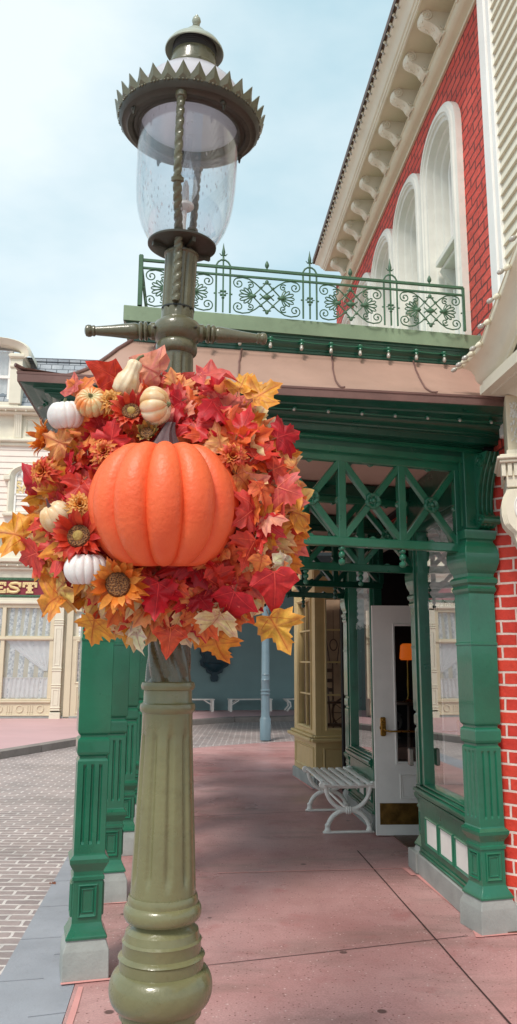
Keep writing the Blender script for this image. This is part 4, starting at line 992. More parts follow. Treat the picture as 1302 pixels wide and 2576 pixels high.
blind(.22, 1.19, 2.64, 2.07, -.075, 3)
blind(2.95, 3.92, 2.64, 2.02, -.075, 3)
# the room behind
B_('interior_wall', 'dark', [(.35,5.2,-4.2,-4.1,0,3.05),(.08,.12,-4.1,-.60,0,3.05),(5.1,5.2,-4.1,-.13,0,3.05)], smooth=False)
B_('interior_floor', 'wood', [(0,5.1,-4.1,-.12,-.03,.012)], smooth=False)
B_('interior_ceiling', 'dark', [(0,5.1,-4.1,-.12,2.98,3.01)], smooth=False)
M['display'] = paint('display_floor', (176,140,128), .45, .12, 3, .1, 30)
for q in ((.12,1.34,-1.3,-.09,.60,.655),(2.95,4.0,-1.3,-.09,.60,.655)): B_('display_floor', 'display', [q], smooth=False)
# white ornate stool standing in the window
st = FS @ V((.34,-.48,.656)); stool = thing('stool', 'white carved stool with curved legs on the floor of the near display window', 'stool', st, rad(95))
m = MB(); m.lathe([(.001,.27),(.14,.27),(.155,.275),(.16,.285),(.15,.30),(.13,.315),(.001,.33)], seg=32); m.build('seat', M['white'], stool)
m = MB(); m.lathe([(.125,.21),(.142,.225),(.150,.262),(.142,.272),(.11,.272),(.11,.23),(.125,.21)], seg=48, rf=lambda r,z,a,k: r*(1+.03*cos(12*a)), caps=False); m.build('apron', M['white'], stool)
for k in range(4):
    a = k*pi/2+.35; m = MB()
    m.tube([V((r*cos(a), r*sin(a), z)) for r,z in ((.125,.26),(.145,.22),(.150,.18),(.130,.12),(.108,.07),(.112,.035),(.130,.012),(.138,.008))], [.026,.024,.019,.014,.011,.013,.016,.008], 10); m.build('leg', M['white'], stool)
# open door
DL = Matrix.Translation((1.108,7.76,0)) @ Matrix.Rotation(rad(2.5),4,'Z')
inv = FS.inverted()
def DB(name, mat, fn, parent=None, angle=30):
    m = MB(); fn(m); o = m.build(name, M[mat], None, angle=angle); o.data.transform(inv @ DL); o.parent = parent or shop; return o
def leafd(m):
    m.box(0,.21,0,.045,.01,2.13); m.box(.66,.90,0,.045,.01,2.13); m.box(.21,.66,0,.045,1.94,2.13); m.box(.21,.66,0,.045,.01,.66)
    m.frame(.195,.675,.645,1.955,.022,.010,0); m.frame(.23,.66,.33,.555,.016,.009,0); m.frame(.25,.64,.35,.535,.008,.006,0)
door = DB('door', 'white', leafd)
DB('door_glass', 'pane_dark', lambda m: m.add([(.21,.02,.66),(.66,.02,.66),(.66,.02,1.94),(.21,.02,1.94)],[(0,1,2,3)]), door)
DB('kick_plate', 'brass_dull', lambda m: m.box(.035,.865,-.004,0.001,.105,.295), door)
def hnd(m):
    m.box(.055,.105,-.030,-.001,.90,1.075, ch=.010); m.box(.060,.100,-.048,-.028,.955,1.00, ch=.008)
    m.tube([(.08,-.045,.965),(.10,-.062,.955),(.13,-.070,.948),(.80,-.070,.948),(.83,-.05,.955)], .0085, 10); m.box(.045,.07,-.034,-.02,.965,.99); m.ball((.08,-.03,1.05),.010,10,8); m.box(.79,.85,-.05,-.001,.90,1.05, ch=.008)
DB('push_bar', 'brass', hnd, door)
B_('strike_box', 'steel', [(1.30,1.36,.055,.085,.80,.93)], .006)
# glowing lamp deep in the room
lp = V((1.84,9.9,1.66)); tl = thing('table_lamp', 'glowing amber shaded lamp seen through the glass of the open door', 'lamp', lp + V((0,0,-.55)))
m = MB(); m.lathe([(.08,.50),(.10,.52),(.085,.68),(.055,.70)], seg=24, caps=False); m.build('lamp_shade', M['amber'], tl)
m = MB(); m.lathe([(.07,0),(.075,.01),(.03,.03),(.012,.08),(.02,.2),(.012,.3),(.01,.52)], seg=20); m.build('lamp_stem', M['brass'], tl)
tb = thing('side_table', 'small dark table carrying the amber lamp inside the shop', 'table', (1.84,9.9,0)); m = MB(); m.lathe([(.22,1.08),(.23,1.09),(.23,1.11)], seg=28); m.build('table_top', M['wood'], tb)
m = MB(); m.lathe([(.14,0),(.13,.03),(.03,.06),(.02,.4),(.035,.6),(.02,1.08)], seg=16); m.build('pedestal', M['wood'], tb)
# ------------------------------------------------------------------ white slatted bench
def white_bench():
    b = thing('bench', 'white cast iron bench with slatted seat and curved crossed legs by the shop front', 'bench', (.815,8.46,0), rad(5))
    w, L = .46, 1.22
    for k in range(6):
        x = -w/2+.02+(w-.04)*k/5; m = MB(); zc = .447 - .012*(1-(abs(x)/(w/2))**2); m.box(x-.031,x+.031,-L/2,L/2,zc-.011,zc+.011, ch=.006); m.build('seat_slat', M['white'], b)
    for s in (-1, 1):
        y = s*(L/2-.05); m = MB()
        up = [(.215*cos(a), .43-.225*sin(a)*.98) for a in [pi*i/18 for i in range(19)]]
        m.tube([V((x,y,z)) for x,z in up], .021, 10)
        dn = [(.20*cos(a), .035+.175*sin(a)) for a in [pi*i/18 for i in range(19)]]
        m.tube([V((x,y,z)) for x,z in dn], .022, 10)
        m.box(-.245,.245,y-.022,y+.022,.0,.022, ch=.006)
        for sx in (-1,1):
            m.lathe([(.028,.02),(.033,.03),(.026,.04),(.024,.07),(.029,.075),(.024,.085)], c=(sx*.20,y,0), seg=14); m.lathe([(.030,-.03),(.034,-.015),(.034,.015),(.030,.03)], mat=Matrix.Translation((sx*.245,y,.437)) @ Matrix.Rotation(pi/2,4,'X'), seg=14)
        m.lathe([(.02,-.03),(.036,-.02),(.030,-.01),(.038,0),(.030,.01),(.036,.02),(.02,.03)], mat=Matrix.Translation((0,y,.207)) @ Matrix.Rotation(pi/2,4,'Y'), seg=16)
        m.tube([V((x,y,.432-.014*(1-(x/.24)**2))) for x in [-.24+.04*i for i in range(13)]], .016, 8)
        m.build('leg_frame', M['white'], b, angle=50)
    m = MB(); m.tube([(0,-L/2+.06,.207),(0,L/2-.06,.207)], .012, 8); m.build('stretcher', M['white'], b)
white_bench()
# ------------------------------------------------------------------ brick theatre building
FBQ = (1.56,5.2,0); FB = Matrix.Translation(FBQ) @ Matrix.Rotation(rad(95),4,'Z')
bb = thing('brick_building', 'red brick building with cream arched windows and a bracketed cornice above the veranda', 'building', FBQ, rad(95))
def P_(name, mat, m, parent=None, angle=30, root=None, smooth=True):
    o = m.build(name, M[mat] if isinstance(mat, str) else mat, None, angle=angle, smooth=smooth); o.parent = parent or root or bb; return o
ZT = 6.47; WIN = [.675 + .945*i for i in range(5)]; HO, HI = .455, .455
def arch(c, h, z0, zs, rise, n=20):       # up one side, over the arch and down
    L = [(c-h, z0)] + [(c-h, z0+(zs-z0)*i/4) for i in range(1,5)]
    L += [(c-h*cos(pi*i/n), zs+rise*sin(pi*i/n)**.92) for i in range(1,n)]
    L += [(c+h, zs-(zs-z0)*i/4) for i in range(0,5)]
    return L
m = MB(); ZB = 2.86; z0w = 3.86
xsn = []
edge = -.34
for c in WIN:
    a = arch(c, .42, z0w, 5.68, .36); n = len(a)
    m.add([(edge,0,ZB),(c-.42,0,ZB),(c-.42,0,ZT),(edge,0,ZT)], [(0,3,2,1)])
    low = [V((x,0,z)) for x,z in a[4:-4]]; top = [V((p.x,0,ZT)) for p in low]; m.sweep([low, top])
    m.add([(c-.42,0,ZB),(c+.42,0,ZB),(c+.42,0,z0w),(c-.42,0,z0w)], [(0,3,2,1)]); edge = c+.42
m.add([(edge,0,ZB),(5.35,0,ZB),(5.35,0,ZT),(edge,0,ZT)], [(0,3,2,1)])
m.add([(5.35,0,ZB),(5.35,-5,ZB),(5.35,-5,ZT+.4),(5.35,0,ZT+.4)], [(0,1,2,3)])
P_('wall', 'brick_up', m, smooth=False)
m = MB(); m.box(-.33,5.3,-.35,-.25,2.9,6.9); P_('inner_wall', 'cream', m)
# surround and sash of each arched window
for i, c in enumerate(WIN):
    PR_ = [(0,0),(0,.050),(.030,.058),(.040,.070),(.075,.072),(.082,.060),(.100,.058),(.108,.040),(.135,.035),(.142,-.02),(.160,-.03),(.170,-.075),(.195,-.085),(.205,-.13),(.225,-.14)]
    rows = []
    for off, y in PR_:
        h = .46-off; rows.append([V((x,y,z)) for x,z in arch(c, h, z0w, 5.66, .385-off*.95)])
    m = MB(); m.sweep(rows); w_ = P_('window', 'stone_trim', m, angle=32)
    # joints between the stones
    for zz in ((4.25,4.65,5.05,5.45,5.66) if i < 0 else ()):
        for s in (-1,1): m = MB(); m.box(c+s*.46-(.004 if s>0 else .150)+(0 if s<0 else -.146)+(.0 if s>0 else .004), c+s*.46+(.150 if s<0 else .004)-(0 if s>0 else .0), .0,.0745, zz-.002, zz+.002) if False else (m.beam((c+s*.452,.030,zz),(c+s*.385,.034,zz),.0745,.003), P_('stone_joint', 'tan_cream', m, w_))
    h = .235; m = MB()
    out = arch(c, h, z0w, 5.66, .18); inn = arch(c, h-.035, z0w+.03, 5.66, .15)
    m.sweep([[V((x,-.14,z)) for x,z in out],[V((x,-.125,z)) for x,z in out],[V((x,-.125,z)) for x,z in inn],[V((x,-.15,z)) for x,z in inn]])
    m.box(c-h,c+h,-.15,-.12,4.92,4.965)
    P_('sash', 'white', m, w_)
    m = MB(); o_ = [(x,z) for x,z in inn]; m.add([(x,-.142,z) for x,z in o_], [tuple(range(len(o_)))]); P_('pane', 'pane_far', m, w_, smooth=False)
    m = MB(); rows = []
    for z in (3.9,4.5,5.2,5.8): rows.append([V((c-h+2*h*k/40, -.185+.012*sin(k*1.3), z)) for k in range(41)])
    m.sweep(rows); P_('curtain', 'curtain', m, w_, angle=80)
    m = MB(); m.box(c-.235,c+.235,-.13,.015,4.815,4.865,ch=.006); m.box(c-.235,c+.235,-.13,-.03,4.775,4.815,ch=.006)
    for s in (-1,1): console(m, Matrix.Translation((c+s*.19,0,0)) @ Matrix.Rotation(pi,4,'Z'), 4.62, 4.775, .03, -.13, lambda z: .11*((z-4.62)/.155)**.8+.01)
    P_('transom_ledge', 'stone_trim', m, w_)
# frieze moulding, soffit, crown, gutter
T0, T1 = -.55, 4.16
def cor(pts, name, mat, t0=T0, t1=T1, angle=30, parent=None, ret=True):
    m = MB(); m.sweep([[V((t0,y,z)), V((t1+(y if ret else 0),y,z))] + ([V((t1+y,-3.0,z))] if ret else []) for y,z in pts]); return P_(name, mat, m, parent, angle)
cor([(0,6.335),(.018,6.335),(.022,6.352),(.012,6.356),(.030,6.372),(.055,6.380),(.085,6.400),(.098,6.425),(.100,6.448),(.108,6.452),(.108,6.468),(0,6.47)], 'frieze_moulding', 'tan_cream', t1=4.75)
cor([(0,6.46),(0,6.63)], 'frieze', 'cream', t1=4.75); cor([(0,6.628),(.305,6.628)], 'soffit', 'tan_cream')
crown = cor([(.303,6.629),(.303,6.622),(.318,6.622),(.320,6.640),(.332,6.642),(.336,6.662),(.350,6.668),(.362,6.690),(.372,6.715),(.392,6.738),(.415,6.752),(.425,6.760),(.428,6.790)], 'cornice', 'cream')
cor([(.428,6.786),(.452,6.786),(.456,6.800),(.456,6.845),(.44,6.85),(-.3,6.90)], 'gutter', 'wood')
def brk(z):
    K = [(0,.05),(.03,.085),(.06,.075),(.09,.06),(.13,.085),(.17,.14),(.20,.20),(.235,.255),(.25,.27)]
    for (a,b),(c,d) in zip(K, K[1:]):
        if a <= z <= c: return b+(d-b)*(z-a)/(c-a)
    return .27
m = MB(); k = .072
rings = []
prof = [(.262,6.628),(.280,6.600),(.276,6.568),(.258,6.544),(.232,6.528),(.202,6.518),(.176,6.504),(.156,6.484),(.146,6.462),(.130,6.440),(.108,6.432)]
def bracket_mesh(t):
    m = MB()
    a = [V((t-.056,y,z)) for y,z in prof]; b = [V((t+.056,y,z)) for y,z in prof]; am = [V((t-.02,y+.010,z-.006)) for y,z in prof]; bm = [V((t+.02,y+.010,z-.006)) for y,z in prof]
    a2 = [V((t-.044,y+.006,z-.004)) for y,z in prof]; b2 = [V((t+.044,y+.006,z-.004)) for y,z in prof]
    top = [V((t-.056,max(.10,y*.0+.10),6.63)) for y,z in prof]
    m.sweep([a,a2,am,bm,b2,b])
    m.add(a + [V((t-.056,.0,6.452)), V((t-.056,.0,6.628))], [tuple(range(len(a)+2))]); m.add(b + [V((t+.056,.0,6.452)), V((t+.056,.0,6.628))], [tuple(reversed(range(len(b)+2)))])
    for s in (-1,1):
        sp_ = []
        for i in range(26):
            q = i/25; r = .046*(1-.85*q); aa = pi*.5 - q*4.2*pi*s*0 + q*4.0*pi; sp_.append(V((t+s*.059, .240+r*cos(aa), 6.585+r*sin(aa))))
        m.tube(sp_, [.0065]*22+[.007,.008,.009,.011], 6)
        m.lathe([(.034,-.003),(.034,.002),(.028,.006),(.012,.007)], mat=Matrix.Translation((t+s*.054,.232,6.585)) @ Matrix.Rotation(s*pi/2,4,'Y'), seg=18)
        sp_ = [V((t+s*.064, .125+.022*(1-.8*i/16)*cos(i*.7), 6.480+.022*(1-.8*i/16)*sin(i*.7))) for i in range(17)]; m.tube(sp_, .005, 6)
    rnd = random.Random(3)
    for i in range(26):
        q = rnd.random(); j = q*(len(prof)-2); a_ = prof[int(j)]; b_ = prof[int(j)+1]; f = j-int(j); y = a_[0]+(b_[0]-a_[0])*f; z = a_[1]+(b_[1]-a_[1])*f
        m.ball((t+rnd.uniform(-.036,.036), y+.006, z-.004), rnd.uniform(.006,.011), 7, 5, (1,.8,1.3))
    m.box(t-.08,t+.08,0,.112,6.425,6.445)
    return m
ref = P_('bracket', 'cream', bracket_mesh(0), angle=40); ref.location.x = -.16
for i in range(1, 11):
    c = ref.copy(); COL.objects.link(c); c.location.x = -.16+.435*i
# bulbs along the gutter
bp = []
for i in range(46):
    t = -.35 + i*.099; bp.append(V((t,.440,6.782)))
for p in bp:
    m = MB(); m.lathe([(.001,-.004),(.013,-.004),(.014,.006),(.011,.014),(.001,.016)], mat=Matrix.Translation(p) @ Matrix.Rotation(pi*.85,4,'X'), seg=10); o = P_('lamp_socket', 'white_socket', m, crown)
    m = MB(); m.lathe([(.001,.014),(.009,.018),(.011,.030),(.007,.042),(.001,.045)], mat=Matrix.Translation(p) @ Matrix.Rotation(pi*.85,4,'X'), seg=10); o = P_('light_bulb', 'bulbglass', m, crown)
m = MB(); m.tube([p+V((0,.012,-.004+.006*(i%2))) for i, p in enumerate(bp)], .004, 5); P_('cable', 'cable', m, crown)
m = MB(); m.box(-.3,4.6,-3.2,.30,6.86,6.92); P_('roof', 'slate', m)
# brick return beside the right-hand pilaster, on its stone base
A = V((1.50,5.235,0)); d = V((cos(rad(-37)), sin(rad(-37)), 0))
pier = thing('brick_pier', 'red brick pier with white joints on a grey stone base beside the right-hand green pilaster', 'wall', A, rad(-37))
m = MB(); m.box(0,.9,0,.3,.15,3.16); P_('brickwork', 'brick_low', m, root=pier, smooth=False)
m = MB(); m.box(.07,.98,-.035,.3,0,.158,ch=.006); P_('stone_base', 'grey_stone', m, root=pier)

# ------------------------------------------------------------------ clapboard neighbour with its bay
cb = thing('clapboard_building', 'cream clapboard building at the right edge with white corner board and string of bulbs', 'building', FBQ, rad(95))
m = MB(); m.box(-.335,-.30,-.06,.045,3.0,9.2,ch=.004); m.box(-.425,-.335,-.06,.052,3.0,9.2,ch=.006); m.box(-.445,-.425,-.06,.038,3.0,9.2,ch=.003); m.box(-.50,-.445,-.06,.045,3.0,9.2,ch=.006)
P_('corner_board', 'white', m, root=cb)
m = MB(); z = 3.0
while z < 9.2:
    h = .088; m.add([(-6,.034,z),(-.5,.034,z),(-.5,.014,z+h),(-6,.014,z+h),(-6,.012,z),(-.5,.012,z)], [(0,3,2,1),(0,1,5,4)]); z += h
P_('clapboards', 'cream', m, root=cb, smooth=False)
m = MB(); m.box(-6,-.3,-.4,-.06,2.6,9.2); P_('wall', 'cream', m, root=cb)
# canopy: level lower cornice with a leaf band, raking crown above it
m = MB()
LC = [(0,3.06),(.06,3.06),(.07,3.085),(.09,3.09),(.13,3.10),(.16,3.125),(.20,3.140),(.245,3.150),(.25,3.158),(.30,3.160),(.30,3.215),(.285,3.220),(.285,3.24),(.0,3.245)]
def run(pts, ta, tb, m):      # along the wall with an end return at the far side
    m.sweep([[V((tb,y,z)), V((ta+(-.0)-(.30-y)*1.0 if False else ta-(.30-y)*.9,y,z)), V((ta-(.30-y)*.9,-.0,z))] for y,z in pts])
run(LC, -.66, -6, m); P_('lower_cornice', 'cream', m, root=cb, angle=22)
m = MB()
for i in range(40):
    t = -1.0-i*.030; m.tube([V((t,.165,3.128)),V((t,.185,3.137)),V((t,.215,3.147))], [.006,.011,.008], 6)
    m.tube([V((t,.12,3.103)),V((t,.140,3.110))], [.007,.006], 6)
P_('leaf_band', 'tan_cream', m, root=cb)
m = MB()
RK = [(.28,0),(.305,.004),(.312,.02),(.335,.035),(.355,.060),(.362,.095),(.385,.125),(.415,.142),(.44,.150),(.444,.156),(.444,.205),(.43,.212),(.0,.22)]
st0 = -.50
RK = [(y*.78, z) for y, z in RK]
def rake(t): return 0 if t > -.84 else (-.84-t)*.55
stn = [st0, -.84, -1.1, -1.6, -2.4, -4.0]
rows = []
for y, z in RK: rows.append([V((st0-(.346-y)*.6,.0,3.235+z))] + [V((s-(.346-y)*.6 if s == st0 else s, y, 3.235+z+rake(s))) for s in stn])
m.sweep(rows); rk = P_('raking_crown', 'cream', m, root=cb, angle=28)
bl = []
for i, s in enumerate((-.52,-.61,-.72,-.85,-.99,-1.14,-1.30,-1.47,-1.65)): bl.append(V((s,.354,3.235+.165+rake(s))))
for p in bl:
    bulb_dir = V((.25,.75,-.45))
    m = MB(); T_ = orient(p, bulb_dir); m.lathe([(.001,-.006),(.010,-.006),(.015,0),(.017,.010),(.015,.022),(.010,.030),(.009,.036),(.001,.037)], seg=16, mat=T_); P_('lamp_socket', 'white_socket', m, rk)
    m = MB(); m.lathe([(.001,.036),(.010,.038),(.0145,.050),(.0135,.062),(.008,.072),(.001,.075)], seg=14, mat=T_); P_('light_bulb', 'bulbglass', m, rk)
m = MB(); m.tube([p+V((0,.006,.0)) for p in bl], .004, 6); P_('cable', 'white_socket', m, rk)
m = MB(); m.box(-6,-.98,-.0,.13,2.55,3.07); P_('frieze_board', 'cream', m, root=cb)
# carved pilaster, dentil capital and scroll bracket at the corner
PB = at_y(1277,1100,4.45); FP = Matrix.Translation((PB.x,4.45,0)) @ Matrix.Rotation(rad(-14),4,'Z')
def PP(name, mat, m, angle=30):
    o = m.build(name, M[mat], None, angle=angle); o.data.transform(FB.inverted() @ FP); o.parent = cb; return o
m = MB(); m.box(0,.5,.0,.3,2.80,3.14,ch=.004); m.frame(.012,.085,2.835,3.10,.010,-.007,0); PP('pilaster', 'tan_cream', m)
m = MB(); rnd = random.Random(5)
for i in range(70): m.ball((rnd.uniform(.025,.072), -.001, rnd.uniform(2.85,3.085)), rnd.uniform(.004,.008), 6, 5, (1,.6,1.4))
PP('carved_relief', 'stone_trim', m)
m = MB()
for z0, z1, e in ((2.715,2.735,.075),(2.735,2.752,.088),(2.752,2.765,.072),(2.765,2.80,.03)): m.box(-e+.02,.6,-e,.3,z0,z1,ch=.005)
m.box(-.02,.6,-.045,.3,2.575,2.64,ch=.004)
for i in range(8): m.box(-.045+i*.034,-.045+i*.034+.022,-.060,.05,2.64,2.712)
m.box(-.03,.6,-.035,.3,2.64,2.715)
PP('dentil_capital', 'cream', m)
out = [(-.02,2.57),(.30,2.57),(.30,1.95),(.075,1.95),(.070,2.02),(.066,2.10),(.055,2.17),(.035,2.225),(.018,2.26),(.010,2.29),(.004,2.31),(-.022,2.335),(-.046,2.37),(-.056,2.42),(-.055,2.475),(-.045,2.52),(-.028,2.55)]
m = MB()
def off(o_, e): 
    c = (.1,2.35); return [(x + (e if x < .2 else 0)*(1), z - (e if z > 2.56 else 0)*.6) for x,z in o_]
for e, y0 in ((0,.0),(.008,-.010),(.016,-.020),(.024,-.030)): m.plate([(x,z) for x,z in off(out, e)], .16 if e == 0 else .012, Matrix.Translation((0,y0-.03,0)))
PP('scroll_bracket', 'cream', m)
m = MB(); T_ = Matrix.Translation((.045,-.062,2.455)) @ Matrix.Rotation(pi/2,4,'X') @ Matrix.Diagonal((.75,1.45,1,1)); m.lathe([(.001,0),(.045,0),(.046,.005),(.040,.009),(.037,.004),(.001,.004)], seg=32, mat=T_)
for k in range(8): a = k*pi/4; m.ball((.045+.017*cos(a)*.8,-.067,2.455+.034*sin(a)), .009, 8, 6, (1,.5,1.3))
m.ball((.045,-.069,2.455), .008, 8, 6); PP('medallion', 'white', m)
m = MB(); 
for z in (1.93,1.955,1.98): m.lathe([(.05,z-.012),(.056,z),(.05,z+.012)], c=(.115,-.0,0), seg=20)
m.lathe([(.035,1.2),(.04,1.92)], c=(.16,.02,0), seg=16); PP('colonnette', 'cream', m)

# ------------------------------------------------------------------ cream building across the street
cf = thing('cream_building', 'pale cream shop building across the street with lace-curtained windows and a red signboard', 'building', (-6.5,20.9,0), rad(5))
FR = Matrix.Translation((-6.5,20.9,0)) @ Matrix.Rotation(rad(5),4,'Z')
def C_(name, mat, m, parent=None, angle=30, smooth=True):
    o = m.build(name, M[mat], None, angle=angle, smooth=smooth); o.parent = parent or cf; return o
def X(x, y): # pixel on the facade plane -> local (x, z)
    d = ray(x, y); n = V((-sin(rad(5)), cos(rad(5)), 0)); t = (V((-6.5,20.9,0))-EYE).dot(n)/d.dot(n); p = FR.inverted() @ (EYE+d*t); return p.x, p.z
XL, XR = -7.5, 3.1
m = MB(); m.box(XL,XR,.12,.5,0,9.0); C_('wall', 'cream', m)
m = MB(); m.box(XL,XR,.0,.3,.10,.16,ch=.01); m.box(XL,XR,-.02,.3,.02,.105,ch=.01); C_('base', 'grey_stone', m)
def shopwin(x0, x1):
    """one shop window: panelled base, sill, two upper lights, two lower lights, curtains"""
    m = MB(); m.box(x0,x1,.02,.12,.16,.50,ch=.004); m.box(x0,x1,-.01,.12,.17,.20,ch=.006); m.box(x0,x1,-.03,.12,.50,.55,ch=.01); m.box(x0,x1,-.0,.12,.55,.60,ch=.01)
    n = int((x1-x0)/.46)
    for k in range(n):
        cx_ = x0+(x1-x0)*(k+.5)/n
        m.tube([V((cx_+.085*cos(a),.02,.345+.085*sin(a))) for a in [2*pi*i/20 for i in range(20)]], .020, 6, closed=True)
        if k < n-1:
            for q in (-.06,0,.06): m.box(cx_+(x1-x0)/n/2+q-.014,cx_+(x1-x0)/n/2+q+.014,.005,.02,.26,.43); m.ball((cx_+(x1-x0)/n/2+q,.012,.225),.014,6,5)
    b = C_('window_base', 'tan_cream', m)
    xm = (x0+x1)/2
    m = MB()
    m.box(x0,x0+.10,.0,.12,.60,2.95,ch=.006); m.box(x1-.10,x1,.0,.12,.60,2.95,ch=.006); m.box(xm-.05,xm+.05,.0,.12,.60,2.95,ch=.012)
    m.box(x0+.1,xm-.05,.02,.12,2.08,2.20,ch=.006); m.box(xm+.05,x1-.1,.02,.12,2.08,2.20,ch=.006); m.box(x0,x1,-.03,.0,2.10,2.17,ch=.01); m.box(x0,x1,.0,.12,2.93,3.02,ch=.006)
    w = C_('window', 'tan_cream', m)
    m = MB(); m.add([(x0,.085,.6),(x1,.085,.6),(x1,.085,2.95),(x0,.085,2.95)],[(0,1,2,3)]); C_('pane', 'pane_far', m, w, smooth=False)
    def drape(xa, xb, za, zb, y, k, a, mat='lace', name='curtain', shear=0, xb2=None):
        m = MB(); n = max(12, int((xb-xa)*60)); rows = []
        for j in range(9):
            v = j/8; ee = xb if xb2 is None else xb + (xb2-xb)*v
            rows.append([V((xa+(ee-xa)*i/n, y+a*sin(i*k+v*1.5), za+(zb-za)*v)) for i in range(n+1)])
        m.sweep(rows); C_(name, mat, m, w, angle=80)
    for xa, xb in ((x0+.1,xm-.05),(xm+.05,x1-.1)):
        drape(xa, xb, 2.95, 2.2, .115, .55, .02, name='lace_curtain'); drape(xa, xb, 2.08, .6, .118, .4, .012, name='lace_curtain')
        drape(xa, xb, 1.12, .62, .100, .9, .012, 'curtain', 'cafe_curtain')
        m = MB(); m.box(xa,xb,.088,.098,1.11,1.14); C_('curtain_rod', 'white', m, w)
    # side drape gathered to the right on the right-hand light
    m = MB(); rows = []
    for j in range(17):
        v = j/16; l = xm+.08 + (x1-.24-(xm+.08))*(v**1.25); r = x1-.10-.03*v; z = 2.08-(.78)*v
        rows.append([V((l+(r-l)*i/30, .098+.012*sin(i*1.15)*(1-.3*v), z + .25*v*(1-v)*(1-i/30)*.4)) for i in range(31)])
    m.sweep(rows); C_('tied_drape', 'curtain', m, w, angle=80)
    m = MB(); m.box(x0+.1,xm-.05,.094,.104,1.78,2.08); C_('valance', 'curtain', m, w)
def fpil(xc, w_=.23):
    m = MB(); z = [(.10,w_*.62),(.16,w_*.62),(.17,w_*.5),(.30,w_*.5)]
    m.box(xc-w_/2,xc+w_/2,-.06,.12,.30,2.98,ch=.01); m.box(xc-w_*.6,xc+w_*.6,-.085,.12,.10,.26,ch=.01); m.box(xc-w_*.65,xc+w_*.65,-.095,.12,.0,.11,ch=.005)
    for zz in (.30,.36,.88,.94,1.30,1.36,2.48,2.54,2.60): m.box(xc-w_*.56,xc+w_*.56,-.078,.12,zz,zz+.028,ch=.008)
    for zz in (.45,1.45): m.frame(xc-w_*.3,xc+w_*.3,zz,zz+(.38 if zz < 1 else .95),.02,.012,-.06)
    C_('pilaster', 'cream', m)
px0 = X(133,1700)[0]; px1 = X(158,1700)[0]
shopwin(px0-2.62, px0-.02); shopwin(px0-5.5, px0-2.9); fpil((px0+px1)/2-.02); fpil(px0-2.76)
# doorway to the right of the pilaster
dx0 = px1+.05
m = MB(); m.box(dx0,dx0+.16,.0,.12,.1,3.0,ch=.006); m.box(dx0+.16,dx0+1.5,.03,.12,.1,1.0,ch=.004); m.box(dx0+.16,dx0+.30,.03,.12,1.0,2.1); m.box(dx0+1.3,dx0+1.5,.03,.12,1.0,2.1); m.box(dx0+.16,dx0+1.5,.02,.12,2.1,2.2,ch=.01)
m.frame(dx0+.30,dx0+1.36,.22,.92,.05,.02,.03); m.frame(dx0+.26,dx0+1.34,.98,2.1,.05,.02,.03); m.box(dx0+.16,dx0+1.5,.03,.12,2.85,3.0)
dr = C_('door', 'tan_cream', m)
m = MB(); m.add([(dx0+.3,.10,1.0),(dx0+1.3,.10,1.0),(dx0+1.3,.10,2.85),(dx0+.3,.10,2.85)],[(0,1,2,3)]); C_('door_lace', 'lace', m, dr, smooth=False)
shopwin(dx0+1.6, XR)
# sign band and cornices
m = MB(); m.box(XL,XR,-.06,.12,3.02,3.12,ch=.02); m.box(XL,XR,-.03,.12,3.12,3.20,ch=.01); m.box(XL,XR,.0,.12,3.72,3.92); m.box(XL,XR,-.10,.12,3.92,4.0,ch=.02); m.box(XL,XR,-.16,.12,4.0,4.10,ch=.03); m.box(XL,XR,-.24,.12,4.10,4.24,ch=.03); m.box(XL,XR,-.02,.12,4.24,4.5); m.box(XL,XR,-.12,.12,4.86,4.98,ch=.03); m.box(XL,XR,-.06,.12,4.98,5.16,ch=.02)
for k in range(40): m.ball((XL+.1+k*.27,-.18,4.02), .03, 6, 5)
C_('shop_cornice', 'cream', m)
sg = C_('signboard', 'maroon', (lambda q: (q.box(XL,XR,-.02,.12,3.26,3.64), q)[1])(MB()))
m = MB(); 
for z in (3.20,3.64):
    m.box(XL,XR,-.05,.12,z,z+.065,ch=.012)
    k = XL
    while k < XR: m.ball((k,-.05,z+.033), .016, 6, 5); k += .075
C_('sign_border', 'rail', m, sg)
M['letter_dot'] = paint('dark_letter_dots', (120,90,60), .5, .1, 20, 0)
def slab(ch, x, z, w, h, m):
    s = w*.30; b = h*.26
    if ch == 'E':
        m.box(x,x+s*1.1,-.05,-.02,z,z+h,ch=.008); m.box(x,x+w,-.052,-.02,z,z+b,ch=.008); m.box(x,x+w,-.052,-.02,z+h-b,z+h,ch=.008); m.box(x,x+w*.72,-.051,-.02,z+h*.39,z+h*.61,ch=.008)
        m.box(x+w*.80,x+w,-.053,-.02,z,z+h*.40,ch=.008); m.box(x+w*.80,x+w,-.053,-.02,z+h*.62,z+h,ch=.008); m.box(x-w*.06,x+w*.3,-.049,-.02,z+h*.38,z+h*.62,ch=.008)
    if ch == 'S':
        pts = [(.92,.62),(.88,.80),(.70,.90),(.50,.90),(.28,.86),(.18,.72),(.30,.58),(.52,.50),(.74,.42),(.84,.28),(.72,.14),(.50,.10),(.28,.12),(.12,.20),(.08,.38)]
        m.tube([V((x+w*a,-.035,z+h*b_)) for a,b_ in pts], h*.135, 8); m.box(x+w*.84,x+w*1.0,-.05,-.02,z+h*.52,z+h*.98,ch=.008); m.box(x,x+w*.15,-.05,-.02,z+h*.02,z+h*.48,ch=.008)
    if ch == 'T':
        m.box(x,x+w,-.052,-.02,z+h-b,z+h,ch=.008); m.box(x+w*.36,x+w*.64,-.05,-.02,z,z+h,ch=.008); m.box(x+w*.24,x+w*.76,-.053,-.02,z,z+h*.2,ch=.008)
        for q in (0,.82): m.box(x+w*q,x+w*(q+.18),-.05,-.02,z+h*.52,z+h,ch=.008)
        m.box(x+w*.26,x+w*.74,-.049,-.02,z+h*.42,z+h*.58,ch=.008)
def lx(px): return X(px, 1478)[0]
